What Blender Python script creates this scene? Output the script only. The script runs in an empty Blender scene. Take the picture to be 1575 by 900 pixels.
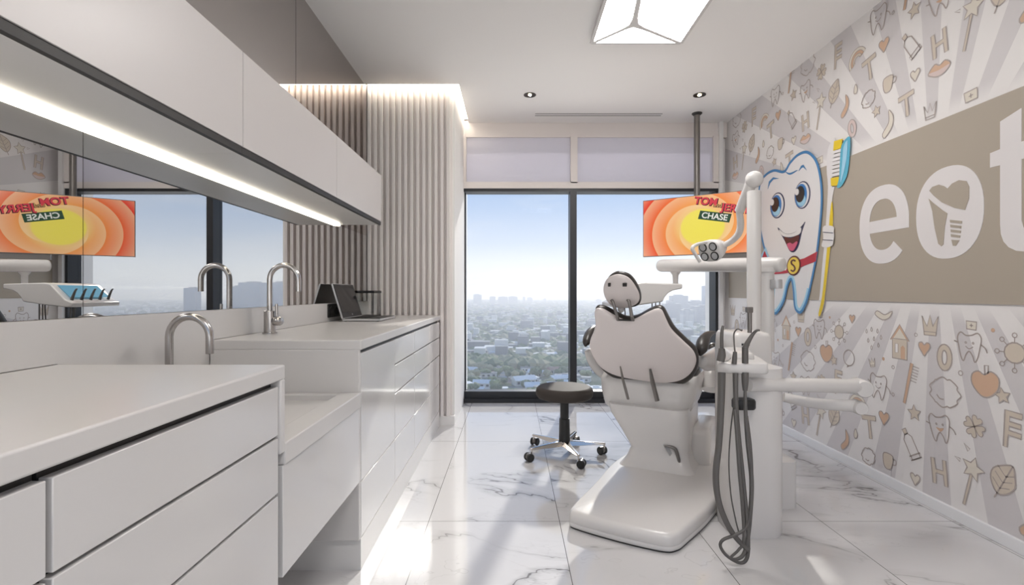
import bpy, bmesh, math, random
from mathutils import Vector, Matrix
random.seed(7)
PI = math.pi
F = 750.0; CX = 787.5; CY = 450.0; H = 1.05
S = bpy.context.scene
COL = S.collection

# ------------------------------------------------------------------ pixel -> world helpers
def P(px, py, Y):
    return Vector(((px-CX)/F*Y, Y, H-(py-CY)/F*Y))
def PZ(px, py, z):
    Y = (H-z)*F/(py-CY)
    return Vector(((px-CX)/F*Y, Y, z))
XW = 2.05
def W(px, py):
    Y = XW*F/(px-CX)
    return (Y, H-(py-CY)/F*Y)
def plane_hit(px, py, P0, n):
    d = Vector(((px-CX)/F, 1.0, -(py-CY)/F)); o = Vector((0, 0, H))
    t = (P0-o).dot(n)/d.dot(n)
    return o+d*t

# ------------------------------------------------------------------ materials
MATS = {}
def mat(name, col, rough=.5, metal=0.0, emit=None, estr=0.0, coat=0.0, spec=.5, noise=None):
    if name in MATS: return MATS[name]
    m = bpy.data.materials.new(name); m.use_nodes = True
    nt = m.node_tree; b = nt.nodes['Principled BSDF']
    b.inputs['Base Color'].default_value = (*col, 1)
    b.inputs['Roughness'].default_value = rough
    b.inputs['Metallic'].default_value = metal
    b.inputs['Specular IOR Level'].default_value = spec
    b.inputs['Coat Weight'].default_value = coat
    if emit:
        b.inputs['Emission Color'].default_value = (*emit, 1)
        b.inputs['Emission Strength'].default_value = estr
    if noise:
        tc = nt.nodes.new('ShaderNodeTexCoord'); nz = nt.nodes.new('ShaderNodeTexNoise')
        nz.inputs['Scale'].default_value = noise[0]
        bp = nt.nodes.new('ShaderNodeBump'); bp.inputs['Strength'].default_value = noise[1]
        bp.inputs['Distance'].default_value = .002
        nt.links.new(tc.outputs['Object'], nz.inputs['Vector'])
        nt.links.new(nz.outputs['Fac'], bp.inputs['Height'])
        nt.links.new(bp.outputs['Normal'], b.inputs['Normal'])
    MATS[name] = m
    return m

class NT:
    """tiny node helper"""
    def __init__(s, name):
        s.m = bpy.data.materials.new(name); s.m.use_nodes = True
        s.t = s.m.node_tree; s.t.nodes.clear()
        s.out = s.n('ShaderNodeOutputMaterial')
        MATS[name] = s.m
    def n(s, typ, **kw):
        x = s.t.nodes.new(typ)
        for k, v in kw.items(): setattr(x, k, v)
        return x
    def l(s, a, b): s.t.links.new(a, b)
    def math(s, op, a, b=None, c=None, clamp=False):
        x = s.n('ShaderNodeMath', operation=op); x.use_clamp = clamp
        for i, v in enumerate((a, b, c)):
            if v is None: continue
            if hasattr(v, 'links'): s.l(v, x.inputs[i])
            else: x.inputs[i].default_value = v
        return x.outputs[0]
    def mix(s, f, a, b):
        x = s.n('ShaderNodeMix', data_type='RGBA')
        for k, v in ((0, f), (6, a), (7, b)):
            if hasattr(v, 'links'): s.l(v, x.inputs[k])
            elif k == 0: x.inputs[0].default_value = v
            else: x.inputs[k].default_value = (*v, 1)
        return x.outputs[2]
    def sstep(s, v, a, b):
        x = s.n('ShaderNodeMapRange', interpolation_type='SMOOTHSTEP')
        s.l(v, x.inputs[0]); x.inputs[1].default_value = a; x.inputs[2].default_value = b
        return x.outputs[0]

M_white = mat('white_plaster', (.80, .785, .772), .7)
M_ceil = mat('ceiling_plaster', (.81, .79, .775), .75)
M_lac = mat('white_lacquer', (.62, .61, .605), .16, coat=.3)
M_lac_up = mat('white_lacquer_matt', (.62, .595, .588), .30, spec=.22)
M_lac_soft = mat('white_lacquer_satin', (.68, .67, .66), .28)
M_quartz = mat('white_quartz', (.60, .585, .575), .28)
M_gap = mat('dark_gap_profile', (.022, .0205, .02), .45)
M_slat = mat('slat_paint', (.78, .735, .715), .55)
M_black = mat('black_aluminium', (.018, .019, .023), .4)
M_bulk = mat('beige_paint', (.74, .69, .67), .7)
M_plastic = mat('chair_white_plastic', (.66, .642, .63), .25)
M_shell = mat('chair_shell', (.76, .70, .685), .38)
M_uphol = mat('dark_upholstery', (.040, .035, .032), .35, noise=(180, .12))
M_stool = mat('stool_leather', (.060, .052, .047), .6, spec=.06, noise=(160, .1))
M_grey = mat('grey_tube', (.105, .098, .092), .4)
M_greymetal = mat('grey_metal', (.20, .185, .175), .32, .6)
M_steel = mat('brushed_steel', (.50, .48, .47), .22, 1.0)
M_chrome = mat('chrome', (.66, .62, .58), .12, 1.0)
M_bk = mat('black_plastic', (.012, .012, .012), .35)
M_screen_off = mat('black_glass', (.006, .006, .007), .12)
M_led = mat('led_warm', (1, .95, .85), .5, emit=(1.0, .92, .76), estr=8.0)
M_cove = mat('led_cove', (1, .95, .85), .5, emit=(1.0, .92, .78), estr=9.0)
M_lamp = mat('lamp_diffuser', (1, 1, 1), .5, emit=(1.0, .965, .93), estr=21.0)
M_bulb = mat('bulb', (1, .9, .7), .5, emit=(1.0, .82, .5), estr=60.0)
M_beige = mat('panel_beige', (.385, .335, .275), .6)
M_letter = mat('letter_white', (.70, .67, .67), .55)
M_silver = mat('silver_plastic', (.50, .50, .51), .3, .4)

def mirror_mat(name, c):
    k = NT(name); g = k.n('ShaderNodeBsdfGlossy'); g.inputs['Color'].default_value = (*c, 1)
    g.inputs['Roughness'].default_value = 0.0
    k.l(g.outputs[0], k.out.inputs[0]); return k.m
M_mirror = mirror_mat('tinted_mirror', (.65, .65, .645))
M_mirror2 = mirror_mat('dark_grey_mirror', (.55, .52, .505))

def glass_mat():
    k = NT('window_glass')
    t = k.n('ShaderNodeBsdfTransparent'); t.inputs[0].default_value = (.97, .98, .98, 1)
    g = k.n('ShaderNodeBsdfGlossy'); g.inputs['Roughness'].default_value = 0.0
    f = k.n('ShaderNodeLayerWeight'); f.inputs[0].default_value = .5
    fr = k.math('ADD', k.math('MULTIPLY', k.math('POWER', f.outputs['Facing'], 5.0), .35), .0008)
    x = k.n('ShaderNodeMixShader')
    k.l(fr, x.inputs[0]); k.l(t.outputs[0], x.inputs[1]); k.l(g.outputs[0], x.inputs[2])
    k.l(x.outputs[0], k.out.inputs[0]); return k.m
M_glass = glass_mat()

def frosted_mat():
    k = NT('frosted_blind')
    d = k.n('ShaderNodeBsdfDiffuse'); d.inputs[0].default_value = (.70, .69, .73, 1)
    t = k.n('ShaderNodeBsdfTranslucent'); t.inputs[0].default_value = (.68, .67, .74, 1)
    x = k.n('ShaderNodeMixShader'); x.inputs[0].default_value = .4
    k.l(d.outputs[0], x.inputs[1]); k.l(t.outputs[0], x.inputs[2]); k.l(x.outputs[0], k.out.inputs[0]); return k.m
M_frost = frosted_mat()

def marble_mat():
    k = NT('marble_tiles')
    g = k.n('ShaderNodeNewGeometry'); sp = k.n('ShaderNodeSeparateXYZ'); k.l(g.outputs['Position'], sp.inputs[0])
    tx = k.math('DIVIDE', k.math('SUBTRACT', sp.outputs[0], .218), .6)
    ty = k.math('DIVIDE', k.math('SUBTRACT', sp.outputs[1], 2.237), 1.2)
    ix = k.math('FLOOR', tx); iy = k.math('FLOOR', ty)
    fx = k.math('FRACT', tx); fy = k.math('FRACT', ty)
    ex = k.math('MULTIPLY', k.math('MINIMUM', fx, k.math('SUBTRACT', 1.0, fx)), .6)
    ey = k.math('MULTIPLY', k.math('MINIMUM', fy, k.math('SUBTRACT', 1.0, fy)), 1.2)
    joint = k.math('LESS_THAN', k.math('MINIMUM', ex, ey), .0016)
    # every slab is cut from another place of the stone
    ox = k.math('MULTIPLY', ix, 3.37); oy = k.math('MULTIPLY', iy, 5.71)
    cv = k.n('ShaderNodeCombineXYZ')
    k.l(k.math('ADD', sp.outputs[0], oy), cv.inputs[0]); k.l(k.math('ADD', sp.outputs[1], ox), cv.inputs[1])
    k.l(k.math('ADD', k.math('MULTIPLY', ix, 1.7), k.math('MULTIPLY', iy, 2.3)), cv.inputs[2])
    mp = k.n('ShaderNodeMapping'); mp.inputs['Rotation'].default_value = (0, 0, .5); mp.inputs['Scale'].default_value = (.55, 1.25, 1)
    k.l(cv.outputs[0], mp.inputs[0])
    def ridge(scale, w, det, dist):
        n = k.n('ShaderNodeTexNoise'); n.inputs['Scale'].default_value = scale; n.inputs['Detail'].default_value = det
        n.inputs['Distortion'].default_value = dist; n.inputs['Roughness'].default_value = .55
        k.l(mp.outputs[0], n.inputs['Vector'])
        a = k.math('ABSOLUTE', k.math('SUBTRACT', n.outputs['Fac'], .5))
        return k.math('SUBTRACT', 1.0, k.sstep(a, 0.0, w))
    msk = k.n('ShaderNodeTexNoise'); msk.inputs['Scale'].default_value = 1.7; k.l(mp.outputs[0], msk.inputs['Vector'])
    mk = k.sstep(msk.outputs['Fac'], .42, .62)
    v1 = k.math('MULTIPLY', k.math('MULTIPLY', ridge(1.5, .007, 5, .6), mk), .85)
    v2 = k.math('MULTIPLY', ridge(1.5, .05, 5, .6), k.math('MULTIPLY', mk, .32))
    v3 = k.math('MULTIPLY', ridge(3.4, .006, 4, .5), k.math('MULTIPLY', mk, .22))
    v = k.math('ADD', k.math('ADD', v1, v2), v3, clamp=True)
    c = k.mix(v, (.60, .592, .597), (.20, .19, .185))
    c = k.mix(joint, c, (.16, .155, .15))
    b = k.n('ShaderNodeBsdfPrincipled'); k.l(c, b.inputs['Base Color'])
    b.inputs['Roughness'].default_value = .07; b.inputs['Specular IOR Level'].default_value = .6
    k.l(b.outputs[0], k.out.inputs[0]); return k.m
M_marble = marble_mat()

def wallpaper_mat():
    k = NT('sunburst_wallpaper')
    g = k.n('ShaderNodeNewGeometry'); sp = k.n('ShaderNodeSeparateXYZ'); k.l(g.outputs['Position'], sp.inputs[0])
    dy = k.math('SUBTRACT', 2.372, sp.outputs[1]); dz = k.math('SUBTRACT', sp.outputs[2], 1.43)
    a = k.math('ARCTAN2', dy, dz)
    t = k.math('FRACT', k.math('DIVIDE', k.math('ADD', k.math('ADD', a, math.radians(4.0)), 2*PI), 2*PI/26))
    gray = k.math('LESS_THAN', t, .48)
    fade = k.sstep(k.math('ABSOLUTE', k.math('SUBTRACT', sp.outputs[2], 1.437)), .44, .54)
    c = k.mix(k.math('MULTIPLY', gray, fade), (.74, .715, .705), (.60, .572, .578))
    b = k.n('ShaderNodeBsdfPrincipled'); k.l(c, b.inputs['Base Color']); b.inputs['Roughness'].default_value = .55
    k.l(b.outputs[0], k.out.inputs[0]); return k.m
M_paper = wallpaper_mat()

# ------------------------------------------------------------------ mesh builder
def catmull(pts, n=8, closed=False):
    pts = [Vector(p) for p in pts]; out = []; L = len(pts)
    rng = range(L if closed else L-1)
    for i in rng:
        if closed: p0, p1, p2, p3 = (pts[(i+j-1) % L] for j in range(4))
        else: p0, p1, p2, p3 = pts[max(i-1, 0)], pts[i], pts[i+1], pts[min(i+2, L-1)]
        for j in range(n):
            t = j/n
            out.append(.5*((2*p1)+(p2-p0)*t+(2*p0-5*p1+4*p2-p3)*t*t+(3*p1-p0-3*p2+p3)*t*t*t))
    if not closed: out.append(pts[-1])
    return out

class MB:
    def __init__(s): s.bm = bmesh.new()
    def box(s, a, b, rot=None, mi=0):
        x0, y0, z0 = a; x1, y1, z1 = b
        vs = [s.bm.verts.new(p) for p in ((x0,y0,z0),(x1,y0,z0),(x1,y1,z0),(x0,y1,z0),(x0,y0,z1),(x1,y0,z1),(x1,y1,z1),(x0,y1,z1))]
        if rot:
            for v in vs: v.co = rot @ v.co
        for f in ((0,3,2,1),(4,5,6,7),(0,1,5,4),(1,2,6,5),(2,3,7,6),(3,0,4,7)):
            s.bm.faces.new([vs[i] for i in f]).material_index = mi
        return s
    def loft(s, rings, cap=True, mi=0):
        rv = [[s.bm.verts.new(p) for p in r] for r in rings]
        n = len(rv[0])
        for a, b in zip(rv, rv[1:]):
            for i in range(n):
                f = s.bm.faces.new((a[i], a[(i+1) % n], b[(i+1) % n], b[i])); f.material_index = mi
        if cap:
            s.bm.faces.new(list(reversed(rv[0]))).material_index = mi
            s.bm.faces.new(rv[-1]).material_index = mi
        return s
    def tube(s, pts, r, seg=12, n=6, smooth=True, cap=True, mi=0, flat=1.0):
        """sweep a circle along points; r is a number or one radius per point"""
        pts = [Vector(p) for p in pts]
        rs = r if isinstance(r, (list, tuple)) else [r]*len(pts)
        if smooth and len(pts) > 2:
            q = catmull(pts, n); rr = [v.x for v in catmull([(x, 0, 0) for x in rs], n)]
        else: q = pts; rr = list(rs)
        rings = []; up = None
        for i, p in enumerate(q):
            d = (q[min(i+1, len(q)-1)]-q[max(i-1, 0)]).normalized()
            if up is None:
                up = Vector((0, 0, 1)) if abs(d.z) < .9 else Vector((1, 0, 0))
            x = d.cross(up); x.normalize(); up = x.cross(d).normalized()
            rings.append([p+(x*math.cos(2*PI*k/seg)+up*math.sin(2*PI*k/seg)*flat)*max(rr[i], 1e-4) for k in range(seg)])
        return s.loft(rings, cap, mi)
    def lathe(s, prof, c, axis=(0, 0, 1), seg=32, mi=0):
        c = Vector(c); d = Vector(axis).normalized()
        u = d.cross(Vector((0, 1, 0)) if abs(d.y) < .9 else Vector((1, 0, 0))).normalized(); w = d.cross(u)
        rings = [[c+d*z+(u*math.cos(2*PI*k/seg)+w*math.sin(2*PI*k/seg))*max(r, 1e-4) for k in range(seg)] for r, z in prof]
        return s.loft(rings, True, mi)
    def prism(s, poly, ext, mi=0):
        """poly: 3-D points; extruded by vector ext"""
        e = Vector(ext); a = [s.bm.verts.new(Vector(p)) for p in poly]; b = [s.bm.verts.new(Vector(p)+e) for p in poly]
        n = len(a)
        for i in range(n): s.bm.faces.new((a[i], a[(i+1) % n], b[(i+1) % n], b[i])).material_index = mi
        s.bm.faces.new(list(reversed(a))).material_index = mi; s.bm.faces.new(b).material_index = mi
        return s
    def face(s, poly, mi=0):
        s.bm.faces.new([s.bm.verts.new(Vector(p)) for p in poly]).material_index = mi
        return s
    def ball(s, c, r, sub=2):
        mtx = Matrix.Translation(Vector(c)) @ Matrix.Diagonal((*((r, r, r) if not isinstance(r, (tuple, list)) else r), 1))
        bmesh.ops.create_icosphere(s.bm, subdivisions=sub, radius=1, matrix=mtx); return s
    def plate(s, outline, bulge_a, bulge_b, th, O, A, B, N, edge=.012, rings=7):
        """soft plate: closed 2-D outline (star shaped) in frame O,A,B; N is the side of bulge_b"""
        m = len(outline); cx = sum(p[0] for p in outline)/m; cy = sum(p[1] for p in outline)/m
        size = sum(math.hypot(p[0]-cx, p[1]-cy) for p in outline)/m
        R = []
        def ring(k, h): R.append([O+A*(cx+(p[0]-cx)*k)+B*(cy+(p[1]-cy)*k)+N*h for p in outline])
        e = edge/size
        for i in range(rings):
            k = .03+(1-e-.03)*i/(rings-1); ring(k, -bulge_a*(1-k*k)-th/2)
        for j in range(1, 6):
            t = PI*j/6-PI/2; ring(1-e+e*math.cos(t), th/2*math.sin(t)*1.0-bulge_a*(1-1)*0)
        for i in reversed(range(rings)):
            k = .03+(1-e-.03)*i/(rings-1); ring(k, bulge_b*(1-k*k)+th/2)
        return s.loft(R)
    def build(s, name, m, parent=None, smooth=True, bevel=0, sub=0, ang=40):
        me = bpy.data.meshes.new(name)
        bmesh.ops.recalc_face_normals(s.bm, faces=s.bm.faces)
        for f in s.bm.faces: f.smooth = smooth
        s.bm.to_mesh(me); s.bm.free()
        for x in (m if isinstance(m, (list, tuple)) else [m]): me.materials.append(x)
        if smooth:
            try: me.set_sharp_from_angle(angle=math.radians(ang))
            except Exception: pass
        o = bpy.data.objects.new(name, me); COL.objects.link(o)
        if parent:
            o.parent = parent; o.matrix_parent_inverse = Matrix.Translation(-parent.location)
            if parent.rotation_euler.z: o.matrix_parent_inverse = parent.matrix_basis.inverted()
        if bevel:
            b = o.modifiers.new('bevel', 'BEVEL'); b.width = bevel; b.segments = 3; b.limit_method = 'ANGLE'; b.angle_limit = .6
        if sub:
            q = o.modifiers.new('sub', 'SUBSURF'); q.levels = sub; q.render_levels = sub
        return o

def tag(o, label, cat, group=None):
    o['label'] = label; o['category'] = cat
    if group: o['group'] = group
    return o
def thing(name, label, cat, loc=(0, 0, 0), group=None):
    o = bpy.data.objects.new(name, None); COL.objects.link(o); o.location = loc; o.empty_display_size = .1
    return tag(o, label, cat, group)
def struct(o):
    o['kind'] = 'structure'; return o
def bx(name, a, b, m, parent=None, bevel=0):
    return MB().box(a, b).build(name, m, parent, smooth=bool(bevel), bevel=bevel)
def rrect(c, A, B, ha, hb, r, z, n=5):
    """rounded rectangle ring"""
    out = []
    for sx, sy, a0 in ((1, 1, 0), (-1, 1, 90), (-1, -1, 180), (1, -1, 270)):
        for i in range(n+1):
            t = math.radians(a0+90*i/n)
            p = c+A*(sx*(ha-r)+r*math.cos(t))+B*(sy*(hb-r)+r*math.sin(t))
            out.append(Vector((p.x, p.y, z)))
    return out

# ================================================================== ROOM SHELL
XM = -1.146; YB = 4.63; ZC = 2.668; YR = -1.7
struct(bx('floor', (-1.5, YR-.2, -.12), (2.4, 4.95, 0), M_marble))
struct(bx('wall_left', (-1.40, YR-.2, 0), (XM-.006, 5.0, 2.9), M_white))
c = MB(); c.box((-1.5, YR-.2, 0), (-1.05, YR, 2.9)); c.box((1.98, YR-.2, 0), (2.4, YR, 2.9)); c.box((-1.05, YR-.2, 2.55), (1.98, YR, 2.9)); c.box((-1.05, YR-.2, 0), (1.98, YR, .04))
struct(c.build('wall_rear', M_white, smooth=False))
w5 = bpy.data.objects.new('window_5', None); COL.objects.link(w5); w5.location = (.46, YR, 0); struct(w5)  # invented rear glazing, out of view, admits extra daylight from behind the camera
c = MB()
for x in (-1.05, .45, 1.95): c.box((x, YR-.12, .04), (x+.03, YR-.06, 2.55))
c.build('window_frame', M_black, w5, smooth=False); bx('glass_pane', (-1.02, YR-.10, .04), (1.95, YR-.094, 2.55), M_glass, w5)
c = MB(); c.box((-1.4, YR-.2, ZC), (2.3, 3.79, ZC+.06)); c.box((-.414, 3.79, ZC), (2.3, 4.95, ZC+.06))
c.box((-1.4, 3.7, ZC+.10), (-.35, 4.95, ZC+.16)); c.box((-1.4, 3.74, ZC+.06), (2.3, 3.79, ZC+.16)); c.box((-.414, 3.74, ZC+.06), (-.36, 4.95, ZC+.16))
struct(c.build('ceiling', M_ceil, smooth=False))
# slatted corner box with a smooth white return towards the window
c = MB(); c.box((-1.40, 3.90, 0), (-.46, 5.0, ZC+.12))
struct(c.build('wall_alcove', M_white, smooth=False))
c = MB(); c.box((XM, 3.892, .072), (-.475, 3.902, ZC+.10))
nsl = 14; pitch = (1.146-.475)/nsl
for i in range(nsl):
    x0 = XM+i*pitch+.004
    c.box((x0, 3.85, .072), (x0+pitch*.54, 3.894, ZC+.10))
struct(c.build('wall_slatted', M_slat, smooth=True, bevel=.003))
struct(bx('baseboard_alcove', (XM, 3.855, 0), (-.455, 3.905, .072), M_white))
# ---- window wall
c = MB(); c.box((-.47, YB+.02, 2.53), (2.3, 4.95, ZC+.02))
c.box((-.46, YB, 2.101), (1.975, YB+.06, 2.04)); c.box((.558, YB, 2.09), (.622, YB+.06, 2.54)); c.box((-.46, YB, 2.101), (-.435, YB+.06, 2.54)); c.box((1.915, YB, 2.09), (1.975, YB+.06, 2.54))
struct(c.build('trim_1', M_bulk, smooth=False))
struct(bx('trim_2', (1.962, YB-.02, 0), (2.0, 4.95, ZC), mat('pilaster_white', (.74, .735, .735), .35)))
struct(bx('wall_back', (2.0, YB+.06, 0), (2.3, 4.95, ZC), M_white))
for i, (x0, x1) in enumerate(((-.435, .558), (.622, 1.915))):
    w = struct(MB().box((x0, YB+.03, 2.101), (x1, YB+.036, 2.53)).build('window_%d' % (i+3), M_frost, smooth=False))
w1 = bpy.data.objects.new('window_1', None); COL.objects.link(w1); w1.location = (.06, YB, 0); struct(w1)
w2 = bpy.data.objects.new('window_2', None); COL.objects.link(w2); w2.location = (1.28, YB, 0); struct(w2)
def frame(x0, x1, par, left):
    c = MB()
    c.box((x0, YB, 0), (x1, YB+.16, .035)); c.box((x0, YB+.05, .035), (x1, YB+.16, .10)); c.box((x0, YB+.01, 2.012), (x1, YB+.16, 2.04))
    if left: c.box((.553, YB+.01, .035), (.583, YB+.16, 2.012)); c.box((x0, YB+.09, .035), (x0+.012, YB+.16, 2.012))
    else: c.box((.583, YB+.01, .035), (.616, YB+.16, 2.012)); c.box((1.937, YB+.01, .035), (x1, YB+.16, 2.012))
    c.build('window_frame', M_black, par, smooth=False)
frame(-.46, .583, w1, True); frame(.583, 1.962, w2, False)
MB().box((-.448, YB+.12, .10), (.553, YB+.126, 2.012)).build('glass_pane', M_glass, w1, smooth=False)
MB().box((.616, YB+.12, .10), (1.937, YB+.126, 2.012)).build('glass_pane', M_glass, w2, smooth=False)
# ---- right wall with printed doodles in its own mesh
OUT, ORG, TAN, CRM, PAP, PNK = 1, 2, 3, 4, 0, 5
wall = MB(); wall.box((XW, YR-.2, 0), (XW+.2, 4.95, 2.9))
LAY = [0.0]
def stroke(pts, w=.0045, closed=True, mi=OUT, off=.0014):
    L = len(pts)
    pr = []
    for i in range(L):
        a = Vector(pts[(i-1) % L] if closed or i else pts[0]); b = Vector(pts[i]); d = Vector(pts[(i+1) % L] if closed or i < L-1 else pts[-1])
        t = (d-a)
        if t.length < 1e-6: t = Vector((1, 0))
        t.normalize(); n = Vector((-t[1], t[0]))*w/2
        pr.append((b+n, b-n))
    vs = [(wall.bm.verts.new((XW-off-LAY[0], p[0], p[1])), wall.bm.verts.new((XW-off-LAY[0], q[0], q[1]))) for p, q in pr]
    for i in range(L if closed else L-1):
        a, b = vs[i], vs[(i+1) % L]
        wall.bm.faces.new((a[0], b[0], b[1], a[1])).material_index = mi
def fill(pts, mi, off=.0008):
    wall.bm.faces.new([wall.bm.verts.new((XW-off-LAY[0], p[0], p[1])) for p in pts]).material_index = mi
def xf(pts, c, s, rot=0, mirror=True):
    """unit drawing (x right as seen from the room, y up) -> wall (Y, Z)"""
    cr, sr = math.cos(rot), math.sin(rot); out = []
    for x, y in pts:
        X, Y = (x*cr-y*sr)*s, (x*sr+y*cr)*s
        out.append((c[0]-X, c[1]+Y))
    return out
def sm(pts, n=4, closed=True): return [(v.x, v.y) for v in catmull([(x, y, 0) for x, y in pts], n, closed)]
def circ(cx, cy, r, n=14, ry=None): return [(cx+r*math.cos(2*PI*i/n), cy+(ry or r)*math.sin(2*PI*i/n)) for i in range(n)]
SH = {}
SH['star'] = [( .5*math.sin(i*PI/5)*(1 if i % 2 == 0 else .48), .5*math.cos(i*PI/5)*(1 if i % 2 == 0 else .48)) for i in range(10)]
SH['heart'] = sm([(0, .28), (.2, .45), (.45, .38), (.45, .1), (.2, -.25), (0, -.5), (-.2, -.25), (-.45, .1), (-.45, .38), (-.2, .45)], 3)
SH['cloud'] = [((.5+.05*math.cos(9*t))*math.cos(t)*.95, (.38+.06*abs(math.sin(4.5*t)))*math.sin(t)) for t in [2*PI*i/54 for i in range(54)]]
SH['tooth'] = sm([(-.12, .36), (-.3, .46), (-.42, .3), (-.38, .0), (-.3, -.35), (-.2, -.5), (-.12, -.3), (0, -.16), (.12, -.3), (.2, -.5), (.3, -.35), (.38, 0), (.42, .3), (.3, .46), (.1, .38)], 3)
SH['leaf'] = sm([(.0, -.45), (-.28, -.2), (-.32, .12), (-.1, .38), (.1, .5), (.22, .3), (.34, .0), (.22, -.3)], 3)
def draw(kind, c, s, rot=0, col=None):
    T = lambda p: xf(p, c, s, rot)
    lw = .0062
    if kind in ('star', 'heart', 'cloud'):
        if col: fill(T(SH[kind]), col)
        stroke(T(SH[kind]), lw)
        if kind == 'cloud': stroke(T(sm([(-.25, -.1), (-.15, -.2), (-.02, -.2)], 3, False)), lw, False)
    elif kind == 'tooth':
        stroke(T(SH['tooth']), lw)
        stroke(T(circ(-.12, .12, .03, 8)), .004); stroke(T(circ(.14, .12, .03, 8)), .004)
        if col: fill(T(sm([(-.15, 0), (0, -.02), (.17, 0), (.02, -.14)], 3)), col)
        else: stroke(T(sm([(-.13, 0), (0, -.08), (.14, 0)], 3, False)), .004, False)
        stroke(T(sm([(.4, .1), (.55, .0), (.62, -.15)], 3, False)), lw, False); stroke(T(sm([(-.4, .1), (-.55, .15)], 3, False)), lw, False)
    elif kind == 'house':
        fill(T([(-.28, -.5), (.28, -.5), (.28, .1), (-.28, .1)]), TAN); fill(T([(-.28, .1), (.28, .1), (0, .42)]), CRM, .001)
        fill(T([(.04, -.5), (.2, -.5), (.2, -.15), (.12, -.08), (.04, -.15)]), ORG, .0011)
        fill(T([(-.36, .06), (-.28, .06), (0, .42), (.28, .06), (.36, .06), (.0, .54)]), ORG, .0012)
        stroke(T([(-.28, -.5), (.28, -.5), (.28, .1), (-.28, .1)]), lw); stroke(T([(-.36, .06), (0, .54), (.36, .06)]), lw, False)
        fill(T([(-.17, -.32), (-.06, -.32), (-.06, -.05), (-.17, -.05)]), PAP+6, .0012); stroke(T([(-.17, -.32), (-.06, -.32), (-.06, -.05), (-.17, -.05)]), .004)
    elif kind == 'crown':
        p = [(-.3, -.4), (.3, -.4), (.42, .45), (.15, .0), (0, .5), (-.15, 0), (-.42, .45)]
        if col: fill(T(p), col)
        stroke(T(p), lw); stroke(T([(-.3, -.25), (.3, -.25)]), .004, False)
    elif kind == 'kit':
        p = [(-.4, -.3), (.4, -.35), (.45, .3), (-.45, .35)]
        fill(T(p), CRM); stroke(T(p), lw); stroke(T([(-.15, 0), (.15, 0)]), .005, False); stroke(T([(0, -.15), (0, .15)]), .005, False)
    elif kind == 'sun':
        fill(T(circ(0, 0, .28)), col or TAN); stroke(T(circ(0, 0, .28)), lw)
        for i in range(8):
            a = 2*PI*i/8; stroke(T([(.28*math.cos(a), .28*math.sin(a)), (.42*math.cos(a), .42*math.sin(a))]), .004, False)
            stroke(T(circ(.48*math.cos(a), .48*math.sin(a), .065, 8)), .004)
    elif kind == 'peach':
        p = sm([(0, .3), (.25, .42), (.5, .2), (.42, -.2), (.1, -.45), (-.2, -.42), (-.48, -.05), (-.45, .3), (-.2, .42)], 3)
        fill(T(p), ORG); stroke(T(p), lw); stroke(T([(.02, .3), (.04, .62), (.18, .62), (.14, .34)]), lw, False)
    elif kind == 'ring':
        o, i_ = circ(0, 0, .32, 20, .5), circ(0, 0, .11, 20, .27)
        for k in range(20):
            fill(T([o[k], o[(k+1) % 20], i_[(k+1) % 20], i_[k]]), col or TAN)
        stroke(T(o), lw); stroke(T(i_), lw)
    elif kind == 'dot': stroke(T(circ(0, 0, .5, 8)), .004)
    elif kind == 'spot': fill(T(circ(0, 0, .5, 10)), ORG)
    elif kind == 'brush':
        p = [(-.04, -.5), (.04, -.5), (.045, .5), (-.045, .5)]
        fill(T(p), ORG); stroke(T(p), .004)
        for k in range(6): stroke(T([(.05, .45-.07*k), (.22, .46-.07*k)]), .004, False)
    elif kind == 'clover':
        for k in range(4):
            a = PI/4+k*PI/2+.4; q = xf(SH['heart'], (0, 0), .5); q = [(x, y+.25) for x, y in [(-b[0], b[1]) for b in q]]
            ca, sa = math.cos(a), math.sin(a); q = [(x*ca-y*sa, x*sa+y*ca) for x, y in q]
            fill(T(q), TAN); stroke(T(q), .004)
    elif kind in ('E', 'H', 'T'):
        p = {'E': [(-.1, -.6), (.0, -.6), (.02, -.25), (.36, -.25), (.36, -.12), (.03, -.12), (.03, .0), (.34, .0), (.34, .13), (.03, .13), (.03, .27), (.36, .27), (.36, .42), (-.1, .42)],
             'H': [(-.35, -.5), (-.2, -.5), (-.18, -.08), (.16, -.08), (.18, -.5), (.33, -.5), (.33, .5), (.18, .5), (.17, .08), (-.17, .08), (-.2, .5), (-.36, .5)],
             'T': [(-.08, -.5), (.08, -.5), (.07, .3), (.42, .3), (.42, .5), (-.42, .5), (-.42, .3), (-.07, .3)]}[kind]
        fill(T(p), col or TAN); stroke(T(p), lw)
    elif kind == 'tube':
        p = [(-.18, -.5), (.2, -.5), (.2, .2), (.08, .34), (-.06, .34), (-.18, .2)]
        stroke(T(p), lw); q = [(-.06, .34), (.08, .34), (.09, .52), (-.08, .52)]; fill(T(q), TAN); stroke(T(q), lw)
        stroke(T([(-.24, -.5), (.26, -.5), (.26, -.36), (-.24, -.36)]), lw)
    elif kind == 'lips':
        p = sm([(-.5, -.12), (-.25, .2), (0, .12), (.22, .26), (.5, .08), (.3, -.2), (0, -.3), (-.3, -.25)], 3)
        fill(T(p), ORG); stroke(T(p), lw); q = sm([(-.48, -.11), (0, -.06), (.48, .07), (.3, -.2), (0, -.29), (-.3, -.24)], 3); fill(T(q), PNK, .001)
    elif kind == 'wand':
        p = [(-.02, -.55), (.04, -.55), (.03, .2), (-.03, .2)]; fill(T(p), TAN); stroke(T(p), .004)
        q = [(x*.55, y*.55+.36) for x, y in SH['star']]; fill(T(q), CRM, .001); stroke(T(q), lw)
    elif kind == 'leaf':
        fill(T(SH['leaf']), TAN); stroke(T(SH['leaf']), lw); stroke(T([(.1, .5), (-.02, -.62)]), lw, False)
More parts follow.
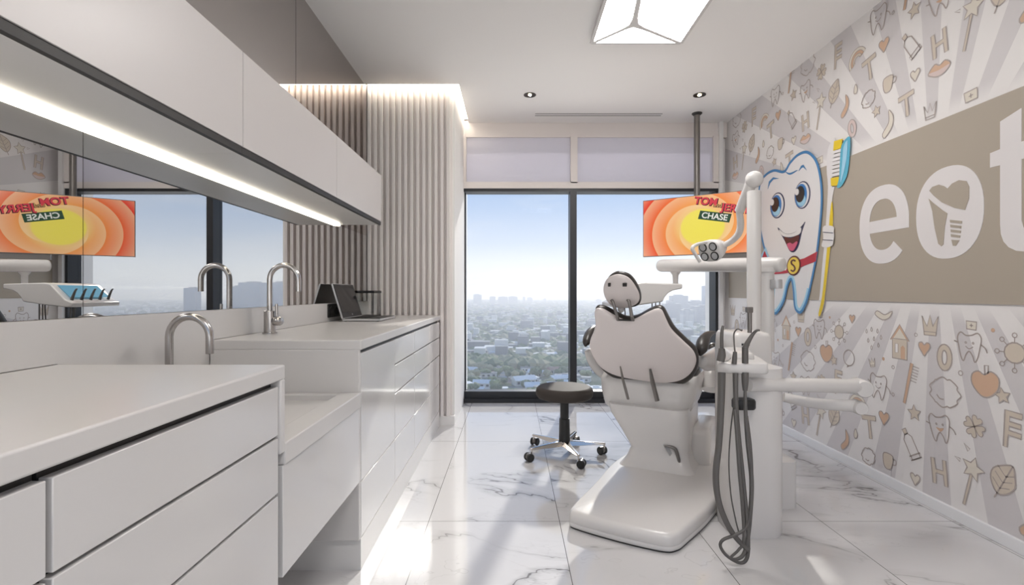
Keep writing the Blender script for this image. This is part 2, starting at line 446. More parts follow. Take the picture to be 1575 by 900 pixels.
        for y in (-.2, 0, .2):
            stroke(T([(.02+.08*y, y-.08), (-.25, y+.08)]), .004, False); stroke(T([(.02+.08*y, y-.08), (.24, y+.08)]), .004, False)
    elif kind == 'mug':
        p = sm([(-.35, .3), (.2, .34), (.22, -.1), (.1, -.38), (-.2, -.4), (-.36, -.1)], 3); fill(T(p), TAN); stroke(T(p), lw)
        stroke(T(sm([(.2, .2), (.42, .2), (.42, -.02), (.2, -.08)], 3, False)), lw, False)
    elif kind == 'swoosh':
        p = sm([(.1, .5), (.28, .2), (.2, -.2), (-.2, -.5), (-.3, -.3), (.02, -.02), (.08, .2)], 3); fill(T(p), col or TAN); stroke(T(p), lw)
    elif kind == 'rain':
        for x, y in ((-.4, .3), (-.1, .4), (.25, .35), (.45, .1), (-.3, -.1), (.05, 0), (.3, -.25), (-.1, -.4)):
            stroke(T(sm([(x, y+.13), (x+.05, y), (x, y-.06), (x-.05, y)], 2)), .004)
    elif kind == 'bubble': stroke(T(circ(0, 0, .5, 24)), lw); stroke(T([(-.1, -.48), (-.18, -.62), (.06, -.5)]), lw, False)
    elif kind == 'rainbow':
        for r0, r1, m in ((.5, .38, CRM), (.38, .26, ORG), (.26, .16, TAN)):
            for k in range(12):
                a, b = PI*k/12, PI*(k+1)/12
                fill(T([(r*math.cos(t), r*math.sin(t)-.2) for r, t in ((r0, a), (r0, b), (r1, b), (r1, a))]), m)
        for r in (.5, .38, .26, .16): stroke(T([(r*math.cos(PI*k/12), r*math.sin(PI*k/12)-.2) for k in range(13)]), .004, False)
    elif kind == 'drop':
        p = sm([(0, .5), (.25, .0), (.12, -.4), (-.2, -.35), (-.22, .1)], 3); fill(T(p), CRM); stroke(T(p), lw)
    elif kind == 'tri': stroke(T([(-.4, .4), (.4, -.1), (.1, -.5)]), .004)
DOOD = [('crown', 1430.7, 502, .11, 0, TAN), ('kit', 1494.4, 500.7, .055, 0, None), ('tooth', 1491, 533, .135, 0, None), ('sun', 1561, 543, .15, 0, TAN),
 ('peach', 1515.5, 590, .125, .1, None), ('house', 1384, 526.7, .175, 0, None), ('heart', 1422, 536.7, .07, 0, ORG), ('ring', 1453, 550, .125, 0, None),
 ('dot', 1409, 515, .018, 0, None), ('dot', 1374, 565, .018, 0, None), ('dot', 1478, 574, .022, 0, None), ('spot', 1527.5, 508, .018, 0, None), ('dot', 1374, 607, .018, 0, None),
 ('brush', 1397, 590, .22, -.22, None), ('cloud', 1453, 604, .165, 0, None), ('star', 1406.7, 635.5, .085, .1, TAN), ('tooth', 1445.6, 658, .135, .12, ORG),
 ('clover', 1499, 656, .10, 0, None), ('E', 1551, 655, .15, -.05, None), ('tube', 1400, 683, .15, .55, None), ('heart', 1408, 737.6, .06, 0, CRM),
 ('H', 1445.6, 726, .12, .1, None), ('lips', 1445, 764, .12, -.2, None), ('wand', 1491, 743, .20, -.25, None), ('tri', 1488, 688, .035, 0, None), ('tri', 1474, 705, .03, .5, None),
 ('leaf', 1543, 737.6, .155, -.35, None), ('mug', 1367.7, 709.5, .11, -.1, None), ('swoosh', 1360, 483, .12, -1.1, CRM), ('rain', 1343.5, 522, .13, 0, None),
 ('crown', 1342, 558, .055, .2, CRM), ('spot', 1359, 552, .02, 0, None), ('heart', 1311, 490.5, .05, 0, ORG), ('tooth', 1351, 594, .145, -.05, None),
 ('bubble', 1306, 550.5, .095, 0, None), ('T', 1338, 657, .13, .15, None), ('heart', 1360, 643.5, .075, 0, ORG), ('cloud', 1336, 702, .11, .4, None), ('swoosh', 1300, 676.5, .13, .1, ORG),
 ('drop', 1316.5, 667.5, .06, 0, None), ('crown', 1431, 172, .085, 0, None), ('kit', 1494, 147, .07, .1, None), ('T', 1395, 161.5, .12, .1, None), ('star', 1348.5, 171, .07, .2, TAN),
 ('swoosh', 1366, 190, .14, .1, CRM), ('rainbow', 1317, 88, .15, .5, None), ('ring', 1311, 197.5, .11, .2, PNK), ('star', 1283, 58, .07, .2, TAN)]
TY, TZ = 1.067, 2.054
for kind, px, py, s, rot, col in DOOD:
    LAY[0] += 2e-5
    Y, Z = W(px, py)
    for i in range(-4, 4):
        for j in (-1, 0, 1):
            y, z = Y+i*TY, Z+j*TZ
            if y < -1.5 or y > 4.55: continue
            if not (.08 < z < .97 or 1.90 < z < 2.64): continue
            draw(kind, (y, z), s, rot, col)
struct(wall.build('wall_right', [M_paper, mat('print_outline', (.41, .355, .33), .6), mat('print_orange', (.60, .40, .28), .6), mat('print_tan', (.60, .525, .44), .6),
    mat('print_cream', (.68, .63, .55), .6), mat('print_pink', (.62, .50, .48), .6), mat('print_white', (.74, .72, .71), .6)], smooth=False))
struct(bx('baseboard_right', (XW-.016, YR, 0), (XW, YB, .055), mat('baseboard_white', (.78, .78, .79), .3), bevel=.003))

# ================================================================== SIGN, DECAL ON THE RIGHT WALL
def flat(name, layers, m, parent, off, th=.002, thin_last=False):
    """polygons in wall (Y,Z), extruded as a thin sheet standing off the wall"""
    c = MB()
    for i, poly in enumerate(layers): c.prism([(XW-off, y, z) for y, z in poly], (-(th-.00035*(thin_last and i == len(layers)-1)), 0, 0))
    return c.build(name, m, parent, smooth=False)
def strip_closed(outer, inner):
    n = len(outer); return [[outer[i], outer[(i+1) % n], inner[(i+1) % n], inner[i]] for i in range(n)]
sign = thing('wall_sign', 'wide beige band with white lettering across the right wall', 'sign', (XW-.004, 2.4, 1.0))
flat('panel', [[(-1.6, 1.0), (4.60, 1.0), (4.60, 1.875), (-1.6, 1.875)]], M_beige, sign, .0002, .006)
def ell(cy, cz, ry, rz, n=40, a0=0, a1=2*PI, p=2.0):
    out = []
    for i in range(n+1):
        t = a0+(a1-a0)*i/n; c_, s_ = math.cos(t), math.sin(t)
        out.append((cy-ry*math.copysign(abs(c_)**(2/p), c_), cz+rz*math.copysign(abs(s_)**(2/p), s_)))
    return out
# letter e
eo = ell(2.687, 1.425, .178, .216, 40, .15, 2*PI-.75, 2.3); ei = ell(2.687, 1.425, .100, .140, 40, .15, 2*PI-.75, 2.3)
polys = [[eo[i], eo[i+1], ei[i+1], ei[i]] for i in range(40)]
polys += [[(2.687+.104, 1.385), (2.687-.1765, 1.385), (2.687-.1765, 1.468), (2.687-.0985, 1.452), (2.687+.104, 1.452)]]
flat('letter', polys, M_letter, sign, .0062, thin_last=True)
# letter o with the implant tooth cut into it
oo = ell(2.287, 1.425, .177, .216, 48, 0, 2*PI, 2.25)[:-1]
lo = flat('letter', [oo], M_letter, sign, .0062)
def S5(x, y): return W(1300+x/2.571, 130+y/2.571)
crown_ = [(340, 420), (352, 405), (378, 396), (398, 402), (412, 412), (430, 392), (458, 378), (488, 382), (499, 405), (498, 450), (482, 496), (440, 488), (390, 466), (358, 440)]
root_ = [(338, 452), (360, 472), (392, 497), (412, 510), (402, 560), (396, 632), (388, 640), (376, 630), (362, 570), (352, 500)]
flat('implant_tooth', [[S5(*p) for p in crown_], [S5(*p) for p in root_]] +
     [[S5(422+i*1.2, 535+i*19), S5(470-i*2.2, 540+i*19), S5(469-i*2.4, 550+i*19), S5(423+i*1.4, 546+i*19)] for i in range(4)] +
     [[S5(428, 614), S5(460, 616), S5(446, 638), S5(434, 638)]], M_beige, lo, .0083)
# letter t
T_ = [(2.04, 1.765), (1.955, 1.79), (1.955, 1.655), (1.85, 1.655), (1.85, 1.585), (1.955, 1.585), (1.955, 1.34), (1.948, 1.312), (1.93, 1.296), (1.90, 1.29), (1.86, 1.292), (1.85, 1.225), (1.89, 1.214), (1.935, 1.212), (1.975, 1.219), (2.005, 1.236), (2.026, 1.262), (2.037, 1.295), (2.04, 1.335), (2.04, 1.583), (2.083, 1.583), (2.083, 1.645), (2.04, 1.65)]
flat('letter', [T_], M_letter, sign, .0062)

B = lambda x, y: W(1130+x/3, 200+y/3)
dec = thing('tooth_decal', 'cartoon smiling tooth decal with red belt and toothbrush on the right wall', 'decal', (XW-.012, 3.4, 1.0))
D0 = .009
M_blue = mat('decal_blue', (.055, .20, .42), .5); M_lblue = mat('decal_light_blue', (.33, .58, .74), .5); M_tw = mat('decal_white', (.70, .68, .68), .5)
M_navy = mat('decal_navy', (.02, .025, .08), .5); M_eyeb = mat('decal_eye_blue', (.05, .20, .50), .5); M_red = mat('decal_red', (.40, .018, .035), .5)
M_maroon = mat('decal_maroon', (.09, .012, .015), .5); M_pink = mat('decal_pink', (.58, .10, .19), .5); M_yel = mat('decal_yellow', (.72, .52, .02), .5); M_gold = mat('decal_gold', (.75, .55, .08), .5)
tooth = [(122, 250), (150, 205), (190, 184), (235, 190), (262, 150), (300, 112), (345, 100), (385, 140), (406, 220), (412, 320), (405, 430), (390, 560), (372, 660), (345, 780), (318, 838), (300, 842), (284, 815), (278, 740), (268, 690), (252, 720), (235, 790), (205, 842), (188, 846), (177, 815), (182, 720), (172, 640), (150, 575), (128, 480), (115, 360)]
def wsm(pts, n=5, closed=True): return [B(v.x, v.y) for v in catmull([(x, y, 0) for x, y in pts], n, closed)]
def off2(poly, d):
    n = len(poly); out = []
    ar = sum(poly[i][0]*poly[(i+1) % n][1]-poly[(i+1) % n][0]*poly[i][1] for i in range(n))
    sg = 1 if ar > 0 else -1
    for i in range(n):
        a, b = Vector(poly[i-1]), Vector(poly[(i+1) % n]); t = (b-a).normalized()
        out.append((poly[i][0]-t[1]*d*sg, poly[i][1]+t[0]*d*sg))
    return out
tp = wsm(tooth)
body = flat('tooth_body', [tp], M_tw, dec, D0)
t0 = off2(tp, -.005); t1 = off2(tp, .014); t2 = off2(tp, .034)
flat('outline', strip_closed(t0, t1), M_blue, body, D0+.0022)
n_ = len(tp)
flat('inner_shade', [[t1[i], t1[(i+1) % n_], t2[(i+1) % n_], t2[i]] for i in range(int(n_*.44), int(n_*.98)) if i < int(n_*.87)], M_lblue, body, D0+.0021)
flat('groove', [[*wsm([(235, 189), (262, 198), (292, 186)], 4, False), *reversed(wsm([(235, 186), (262, 207), (300, 185)], 4, False))]], M_blue, body, D0+.0022)
def elp(cx, cy, rx, ry, n=26, tilt=.12):
    return [B(cx+rx*math.cos(2*PI*i/n)+tilt*ry*math.sin(2*PI*i/n)*-.6, cy+ry*math.sin(2*PI*i/n)) for i in range(n)]
for (cx, cy, rx, ry) in ((205, 348, 33, 60), (321, 300, 36, 64)):
    e = flat('eye', [elp(cx, cy, rx, ry)], M_navy, dec, D0+.0023)
    flat('eyeball', [elp(cx, cy, rx-4, ry-5)], M_tw, e, D0+.0045)
    flat('iris', [elp(cx-4, cy+2, rx-9, ry-10)], M_eyeb, e, D0+.0067)
    flat('iris_glow', [elp(cx-1, cy+24, rx-16, ry-36)], M_lblue, e, D0+.0089)
    flat('pupil', [elp(cx-6, cy-4, rx-16, ry-26)], M_bk, e, D0+.0111)
    flat('glint', [elp(cx-19, cy-14, 9, 15)], M_tw, e, D0+.0133)
for pts in ([(160, 272), (165, 238), (185, 218), (212, 224), (186, 228), (170, 246)], [(303, 190), (315, 165), (325, 160), (340, 186), (325, 172), (316, 176)]):
    flat('eyebrow', [[B(*p) for p in pts]], M_blue, dec, D0+.0023)
mo = flat('mouth', [wsm([(205, 450), (240, 478), (285, 472), (320, 440), (333, 424), (318, 470), (304, 530), (285, 562), (262, 558), (238, 510)], 4)], M_navy, dec, D0+.0023)
flat('teeth', [wsm([(214, 460), (245, 480), (285, 474), (314, 450), (310, 478), (268, 494), (230, 488)], 4)], M_tw, mo, D0+.0045)
flat('gullet', [wsm([(238, 496), (268, 500), (307, 486), (298, 530), (280, 555), (262, 552)], 4)], M_maroon, mo, D0+.0047)
flat('tongue', [wsm([(252, 528), (266, 520), (278, 526), (296, 514), (300, 524), (282, 556), (264, 553)], 4)], M_pink, mo, D0+.0069)
be = flat('belt', [[B(*p) for p in ((122, 652), (168, 655), (245, 648), (262, 610), (330, 592), (391, 560), (384, 606), (330, 626), (262, 658), (240, 662), (165, 668), (122, 668))]], M_red, dec, D0+.0025)
bu = flat('buckle', [elp(282, 626, 32, 46)], M_maroon, be, D0+.0047); flat('buckle_face', [elp(282, 626, 27, 39)], M_gold, bu, D0+.0069)
s_c = catmull([(x, y, 0) for x, y in ((292, 606), (284, 600), (274, 606), (275, 618), (286, 628), (290, 642), (281, 652), (271, 646))], 5)
sl = [(v.x, v.y) for v in s_c]; so, si = [], []
for i, p in enumerate(sl):
    a = Vector(sl[max(i-1, 0)]); b = Vector(sl[min(i+1, len(sl)-1)]); t = (b-a).normalized(); so.append(B(p[0]-t[1]*3.2, p[1]+t[0]*3.2)); si.append(B(p[0]+t[1]*3.2, p[1]-t[0]*3.2))
flat('buckle_letter', [[so[i], so[i+1], si[i+1], si[i]] for i in range(len(so)-1)], M_maroon, bu, D0+.0091)
tb = flat('toothbrush', [wsm([(455, 55), (470, 50), (455, 250), (468, 262), (456, 330), (462, 430), (448, 560), (432, 700), (420, 800), (402, 858), (388, 850), (400, 760), (412, 620), (422, 520), (432, 380), (438, 260), (432, 180), (438, 90)], 3)], M_tw, dec, D0)
flat('brush_handle', [wsm([(458, 330), (462, 430), (448, 560), (432, 700), (420, 800), (402, 858), (396, 845), (412, 770), (428, 620), (440, 500), (448, 400)], 3)], M_yel, tb, D0+.0022)
for q in (((468, 52), (508, 40), (500, 84), (464, 96)), ((452, 222), (490, 216), (490, 256), (454, 258))): flat('bristle', [[B(*p) for p in q]], M_yel, tb, D0+.0024)
flat('bristle', [[B(462-k*1.4, 98+k*17.5), B(500-k*1, 86+k*18), B(499-k*1, 100+k*18), B(461-k*1.4, 112+k*17.5)] for k in range(7)], M_tw, tb, D0+.0026)
flat('paste', [wsm([(540, 30), (540, 110), (530, 200), (506, 254), (482, 266), (492, 220), (496, 140), (504, 70)], 4)], mat('decal_paste', (.10, .40, .55), .5), tb, D0+.0028)
flat('paste_light', [wsm([(532, 50), (526, 140), (508, 220), (500, 236), (508, 150), (514, 80)], 4)], M_lblue, tb, D0+.005)
ha = flat('hand', [wsm([(418, 450), (440, 440), (468, 448), (468, 470), (470, 490), (466, 512), (462, 532), (436, 542), (412, 535), (420, 500)], 3)], M_tw, dec, D0+.005)
flat('finger_line', [[B(*p) for p in q] for q in (((420, 470), (466, 474), (466, 477), (420, 473)), ((418, 505), (464, 508), (464, 511), (418, 508)))], M_navy, ha, D0+.0072)
ar = flat('arm_gap', [[B(*p) for p in ((128, 580), (150, 540), (165, 585), (122, 590))]], M_lblue, dec, D0+.0027); flat('cloth', [[B(*p) for p in ((136, 588), (146, 558), (158, 586))]], M_red, ar, D0+.005)

# ================================================================== MIRRORS
for y0, y1, lab in ((-.01, 1.302, 'lower tinted mirror panel left of the upright seam'), (1.304, 3.845, 'lower tinted mirror panel right of the seam behind the taps')):
    tag(bx('mirror_panel', (XM-.006, y0, .984), (XM, y1, 1.4965), M_mirror), lab, 'mirror')
for y0, y1, lab in ((-.01, 2.583, 'dark mirror panel above wall cabinets, left of its seam'), (2.587, 3.845, 'dark mirror panel above wall cabinets beside the slatted corner')):
    tag(bx('mirror_panel', (XM-.006, y0, 1.4975), (XM, y1, ZC), M_mirror2), lab, 'mirror')

# ================================================================== KITCHEN LINE
XF = -.57
def drawer_unit(name, label, y0, y1, fronts, group):
    t = thing(name, label, 'cabinet', (XF, (y0+y1)/2, .12), group)
    bx('carcass', (XM+.016, y0, .12), (XF-.026, y1, .834), M_lac_soft, t)
    bx('gap_shade_plate', (XF-.0255, y0, .121), (XF-.019, y1, .833), M_gap, t)  # dark plate over the pale carcass, shade of the front gaps as colour
    for nm, z0, z1 in fronts:
        bx(nm, (XF-.0185, y0+.0012, z0), (XF, y1-.0012, z1), M_lac, t, bevel=.0015)
    return t
DR = [('drawer', .7015, .82), ('drawer', .5605, .6945), ('drawer', .337, .5535), ('drawer', .124, .333)]
drawer_unit('drawer_unit', 'white gloss drawer unit at the left photo edge, nearest the viewer', -.01, .598, DR, 'white drawer units')
drawer_unit('drawer_unit', 'white gloss drawer unit under the near worktop, beside the low sink counter', .604, 1.19, DR, 'white drawer units')
drawer_unit('door_unit', 'white cabinet with one tall plain door, right of the knee space', 1.842, 2.373, [('door', .337, .82), ('drawer', .124, .333)], 'far cabinets')
drawer_unit('drawer_unit', 'white drawer unit beside the tall plain door under far worktop', 2.375, 2.85, DR, 'far cabinets')
drawer_unit('drawer_unit', 'white drawer unit, second from the slatted corner', 2.852, 3.38, DR, 'far cabinets')
drawer_unit('drawer_unit', 'white drawer unit touching the slatted corner', 3.382, 3.835, DR, 'far cabinets')
for y0, y1, lab in ((-.01, 1.19, 'white plinth under the near drawers'), (1.842, 3.845, 'white plinth on the floor below the far cabinets')):
    tag(bx('plinth', (XM+.03, y0, 0), (XF-.001, y1, .119), M_lac_soft), lab, 'plinth')
c = MB(); c.box((XM+.0155, -.03, .835), (-.564, 1.213, .871)); c.box((XM+.0155, 1.191, .654), (-.564, 1.213, .836))
tag(c.build('worktop', M_quartz, smooth=True, bevel=.004), 'near white stone worktop with folded end at the photo left', 'worktop')
c = MB(); c.box((XM+.0155, 1.823, .835), (-.564, 3.848, .871)); c.box((XM+.0155, 1.823, .12), (-.571, 1.8415, .836))
tag(c.build('worktop', M_quartz, smooth=True, bevel=.004), 'far white stone worktop carrying the laptop', 'worktop')
# low sink counter between the two runs
t = thing('sink_counter', 'low white wash counter hung between the near and far cabinets', 'sink', (XF, 1.51, .34))
c = MB(); c.box((XM+.016, 1.2135, .62), (-.63, 1.8225, .655)); c.box((-.64, 1.2135, .62), (-.564, 1.8225, .676)); c.box((XM+.016, 1.2135, .65), (-1.00, 1.8225, .676))
c.box((XM+.016, 1.2135, .65), (-.63, 1.25, .676)); c.box((XM+.016, 1.785, .65), (-.63, 1.8225, .676))
c.build('basin', M_quartz, t, smooth=True, bevel=.004)
bx('front_panel', (XF-.02, 1.2135, .34), (XF, 1.8225, .619), M_lac, t, bevel=.0015)
bx('underside', (XM+.016, 1.2135, .34), (XF-.021, 1.8225, .356), M_lac_soft, t)
MB().lathe([(.02, 0), (.024, .002), (.0, .0025)], (-.86, 1.5, .6555)).build('drain', M_steel, t)
c = MB(); c.box((XM, -.01, .872), (XM+.015, 3.848, .983)); c.box((XM, 1.2138, .66), (XM+.0149, 1.8222, .873))
tag(c.build('backsplash', M_quartz, smooth=False), 'white stone upstand along the wall below the mirror', 'backsplash')
# upper cabinets
XU = -.863; ZU = 1.497
ys = [-.10, .731, 1.565, 2.402, 3.225]
UL = ['white wall cabinet at the photo left top, leftmost in its row', 'white wall cabinet second from left in the upper row', 'white wall cabinet third from left in the upper row', 'white wall cabinet at the window end of the upper row']
for i in range(4):
    y0, y1 = ys[i]+.0006, ys[i+1]-.0006
    t = thing('wall_cabinet', UL[i], 'cabinet', (-1.0, (y0+y1)/2, ZU), 'wall cabinets')
    bx('carcass', (XM+.001, y0, ZU), (XU-.020, y1, ZU+.326), mat('cabinet_white', (.84, .825, .81), .3), t)
    bx('door', (XU-.019, y0+.0016, ZU+.021), (XU, y1-.0016, ZU+.326), M_lac_up, t, bevel=.001)
    bx('finger_grip', (XU-.0195, y0, ZU-.0005), (XU-.004, y1, ZU+.0205), M_gap, t)
tag(bx('led_strip', (-1.1455, -.08, ZU-.011), (-1.128, 3.20, ZU-.0004), M_led), 'glowing warm light strip under the wall cabinets', 'light')
# cove light
c = MB(); c.box((XM+.01, 3.80, ZC+.02), (-.42, 3.842, ZC+.032)); c.box((-.455, 3.842, ZC+.02), (-.42, 4.60, ZC+.032))
tag(c.build('cove_light', M_cove, smooth=False), 'glowing cove light strip around the top of the slatted corner', 'light')

# taps
def faucet(Y, zb, label):
    x = -1.058
    t = thing('faucet', label, 'tap', (x, Y, zb), 'swan neck taps')
    MB().lathe([(.0, 0), (.030, 0), (.030, .006), (.024, .008), (.024, .098), (.022, .10), (0, .1)], (x, Y, zb), seg=28).build('tap_body', M_steel, t)
    r = .0625; zs = zb+.31-r-.0115
    pts = [(x, Y, zb+.098), (x, Y, zb+.16), (x, Y, zs-.03)] + [(x+r-r*math.cos(a), Y, zs+r*math.sin(a)) for a in [PI*i/14 for i in range(15)]] + [(x+2*r, Y, zs-.035), (x+2*r, Y, zs-.052)]
    MB().tube(pts, .0115, 16, smooth=False).build('spout', M_steel, t)
    h = MB(); h.lathe([(0, 0), (.017, 0), (.020, .004), (.020, .026), (.016, .034), (0, .036)], (x+.022, Y-.004, zb+.055), (1, -.15, 0), 24); v = h.build('valve', M_steel, t)
    MB().tube([(x+.034, Y-.006, zb+.068), (x+.032, Y-.006, zb+.13)], [.0055, .0065], 12).build('lever', M_steel, v)
faucet(1.505, .677, 'swan neck steel tap over the low wash counter')
faucet(2.13, .8705, 'swan neck steel tap on the far worktop')

# sockets, laptop, glass box
t = thing('power_socket', 'black triple power socket on the white upstand behind the laptop', 'socket', (XM+.016, 3.1, .94))
bx('socket_plate', (XM+.0152, 2.985, .896), (XM+.024, 3.225, .978), M_bk, t, bevel=.002)
for k in range(3):
    y = 3.025+k*.08
    MB().lathe([(.0, 0), (.028, 0), (.028, .004), (.022, .004), (.021, .001), (0, .001)], (XM+.0242, y, .937), (1, 0, 0), 24).build('outlet', M_gap, t)
t = thing('laptop', 'open black laptop with silver edge on the far worktop', 'laptop', (-.93, 3.2, .871))
bx('base', (-1.045, 3.0, .874), (-.81, 3.385, .888), M_silver, t, bevel=.003)
bx('keyboard_deck', (-1.03, 3.008, .8882), (-.815, 3.377, .891), M_bk, t)
c = MB(); 
for r_ in range(5):
    for q in range(13): c.box((-1.0+r_*.02, 3.03+q*.0255, .8912), (-.984+r_*.02, 3.051+q*.0255, .8928))
c.build('keys', M_gap, t, smooth=False)
rot = Matrix.Translation((-1.04, 0, .89)) @ Matrix.Rotation(math.radians(-17), 4, 'Y')
lid = MB().box((-.010, 3.0, 0), (0, 3.385, .225), rot).build('lid', M_silver, t, smooth=True, bevel=.002)
MB().box((.0003, 3.004, .004), (.0012, 3.381, .221), rot).build('bezel', M_bk, lid, smooth=False)
MB().box((.0013, 3.02, .035), (.0018, 3.365, .208), rot).build('screen', M_screen_off, lid, smooth=False)
for y in (3.05, 3.30): MB().lathe([(0, 0), (.007, 0), (.007, .05), (0, .05)], (-1.046, y, .886), (0, 1, 0), 12).build('hinge', M_silver, t)
MB().lathe([(0, 0), (.006, 0), (.006, .0006), (0, .0006)], tuple(rot @ Vector((.0018, 3.19, .019))), tuple((rot.to_3x3() @ Vector((1, 0, 0)))), 16).build('emblem', M_silver, lid)
for y in (3.02, 3.36):
    for x in (-1.03, -.83): MB().lathe([(0, 0), (.008, 0), (.008, .003), (0, .003)], (x, y, .871), seg=12).build('foot', M_bk, t)
t = thing('glass_box', 'clear glass box with black lid and base in the worktop corner', 'box', (-1.07, 3.66, .871))
bx('base', (-1.125, 3.56, .8712), (-1.01, 3.76, .881), M_bk, t); bx('lid', (-1.128, 3.557, 1.045), (-1.007, 3.763, 1.064), M_bk, t, bevel=.002)
c = MB()
for a, b in (((-1.122, 3.563, .881), (-1.118, 3.757, 1.045)), ((-1.017, 3.563, .881), (-1.013, 3.757, 1.045)), ((-1.118, 3.563, .881), (-1.017, 3.567, 1.045)), ((-1.118, 3.753, .881), (-1.017, 3.757, 1.045))): c.box(a, b)
c.build('glass_walls', M_glass, t, smooth=False)
for x, y in ((-1.014, 3.563), (-1.014, 3.756)): bx('corner_seam', (x-.002, y-.002, .881), (x+.002, y+.002, 1.045), M_gap, t)

# ================================================================== CEILING FITTINGS
def inset(poly, d):
    n = len(poly); out = []
    ar = sum(poly[i][0]*poly[(i+1) % n][1]-poly[(i+1) % n][0]*poly[i][1] for i in range(n)); sg = 1 if ar > 0 else -1
    for i in range(n):
        p, a, b = Vector(poly[i]), Vector(poly[i-1]), Vector(poly[(i+1) % n])
        e1 = (p-a).normalized(); e2 = (b-p).normalized()
        n1 = Vector((-e1[1], e1[0]))*sg; n2 = Vector((-e2[1], e2[0]))*sg
        k = (n1+n2); k = k/max(.35, 1+n1.dot(n2)); out.append(tuple(p+k*d))
    return out
def chamf(poly, d):
    n = len(poly); out = []
    for i in range(n):
        p, a, b = Vector(poly[i]), Vector(poly[i-1]), Vector(poly[(i+1) % n])
        q0 = p+(a-p).normalized()*d; q1 = p+(b-p).normalized()*d
        for t in (0, .25, .5, .75, 1): out.append(tuple(q0*(1-t)**2+p*2*t*(1-t)+q1*t*t))
    return out
def ceil_lamp(ox, oy, label):
    zb = H+1.575
    t = thing('ceiling_lamp', label, 'light', (ox+.786, oy+2.79, ZC), 'faceted ceiling lamps')
    bx('housing', (ox+.50, oy+2.49, zb+.008), (ox+1.072, oy+3.085, ZC), mat('lamp_housing', (.74, .72, .71), .4), t, bevel=.004)
    BL, BR, NL, NR = (.507, 3.08), (1.065, 3.08), (.507, 2.5), (1.065, 2.5); nd = (.716, 2.865); N = (.665, 2.5)
    for poly in ((BL, nd, BR), (BL, NL, N, nd), (BR, nd, N, NR)):
        q = inset([(x+ox, y+oy) for x, y in poly], .004)
        MB().prism([(x, y, zb+.007) for x, y in q], (0, 0, -.004)).build('diffuser', M_lamp, t, smooth=False)
    fr = MB()
    zk = [0]
    def bar(p, q, w0, w1):
        zk[0] += 1
        d = Vector((q[0]-p[0], q[1]-p[1])).normalized(); n = Vector((-d.y, d.x))
        fr.prism([(ox+v.x, oy+v.y, zb+.0075) for v in (Vector(p)+n*w0, Vector(q)+n*w1, Vector(q)-n*w1, Vector(p)-n*w0)], (0, 0, -.0085-.0002*zk[0]))
    o0, o1, o2, o3 = (.503, 3.084), (1.069, 3.084), (1.069, 2.493), (.503, 2.493)
    for p, q in ((o0, o1), (o1, o2), (o2, o3), (o3, o0)): bar(p, q, .010, .010)
    for q in (BL, BR): bar(nd, q, .013, .011); bar(nd, (nd[0]+(q[0]-nd[0])*.22, nd[1]+(q[1]-nd[1])*.22), .024, .012)
    bar(nd, N, .016, .012); bar(nd, (nd[0]-.010, nd[1]-.07), .028, .015)
    fr.build('frame', mat('lamp_frame', (.62, .60, .59), .5), t, smooth=False)
ceil_lamp(0, 0, 'white ceiling lamp of three glowing facets above the dental chair')
ceil_lamp(-.3, -2.6, 'added faceted ceiling lamp, unseen fill light behind the viewpoint')  # added lamp out of view, brightens the room from the rear
for px, lab in ((815, 'small black recessed downlight left of the ceiling, near the slatted corner'), (1076, 'small black recessed downlight above the television pole')):
    x = (px-CX)/F*3.99
    t = thing('downlight', lab, 'light', (x, 3.99, ZC), 'recessed downlights')
    MB().lathe([(.050, 0), (.050, -.004), (.044, -.004), (.022, -.0012), (0, -.0008)], (x, 3.99, ZC-.0002)).build('reflector', mat('dark_bronze', (.03, .02, .012), .25, .6), t)
    MB().lathe([(0, 0), (.013, 0), (.013, -.004), (0, -.006)], (x, 3.99, ZC-.0012), seg=16).build('bulb', M_bulb, t)
t = thing('air_diffuser', 'slim two-slot air diffuser in the ceiling by the window', 'vent', (.78, 4.43, ZC))
bx('diffuser_frame', (.205, 4.385, ZC-.002), (1.365, 4.475, ZC-.0003), M_ceil, t)
for y in (4.403, 4.448): bx('slot', (.21, y, ZC-.003), (1.36, y+.012, ZC-.0021), M_gap, t)

# ================================================================== TELEVISION
TA = Vector((1.222, 4.55)); TBv = Vector((1.985, 4.045)); tu = (TBv-TA).normalized(); TWID = (TBv-TA).length
tc = (TA+TBv)/2; zt1 = H+141/F*4.55; zt0 = H+54.5/F*4.55; TH = zt1-zt0; zc = (zt0+zt1)/2
Xv = Vector((tu.x, tu.y, 0)); Nv = Vector((tu.y, -tu.x, 0)); Zv = Vector((0, 0, 1))
TM = Matrix(((Xv.x, Nv.x, 0, tc.x), (Xv.y, Nv.y, 0, tc.y), (0, 0, 1, zc), (0, 0, 0, 1)))   # local: x along screen, y towards viewer, z up
tv = thing('television', 'flat television showing an orange swirl picture, hung by the ceiling pole', 'television', (tc.x, tc.y, zt0))
def tbox(name, a, b, m, par, bevel=0): return MB().box(a, b, TM).build(name, m, par, smooth=bool(bevel), bevel=bevel)
tbox('casing', (-TWID/2, -.03, -TH/2), (TWID/2, 0, TH/2), M_greymetal, tv, .003)
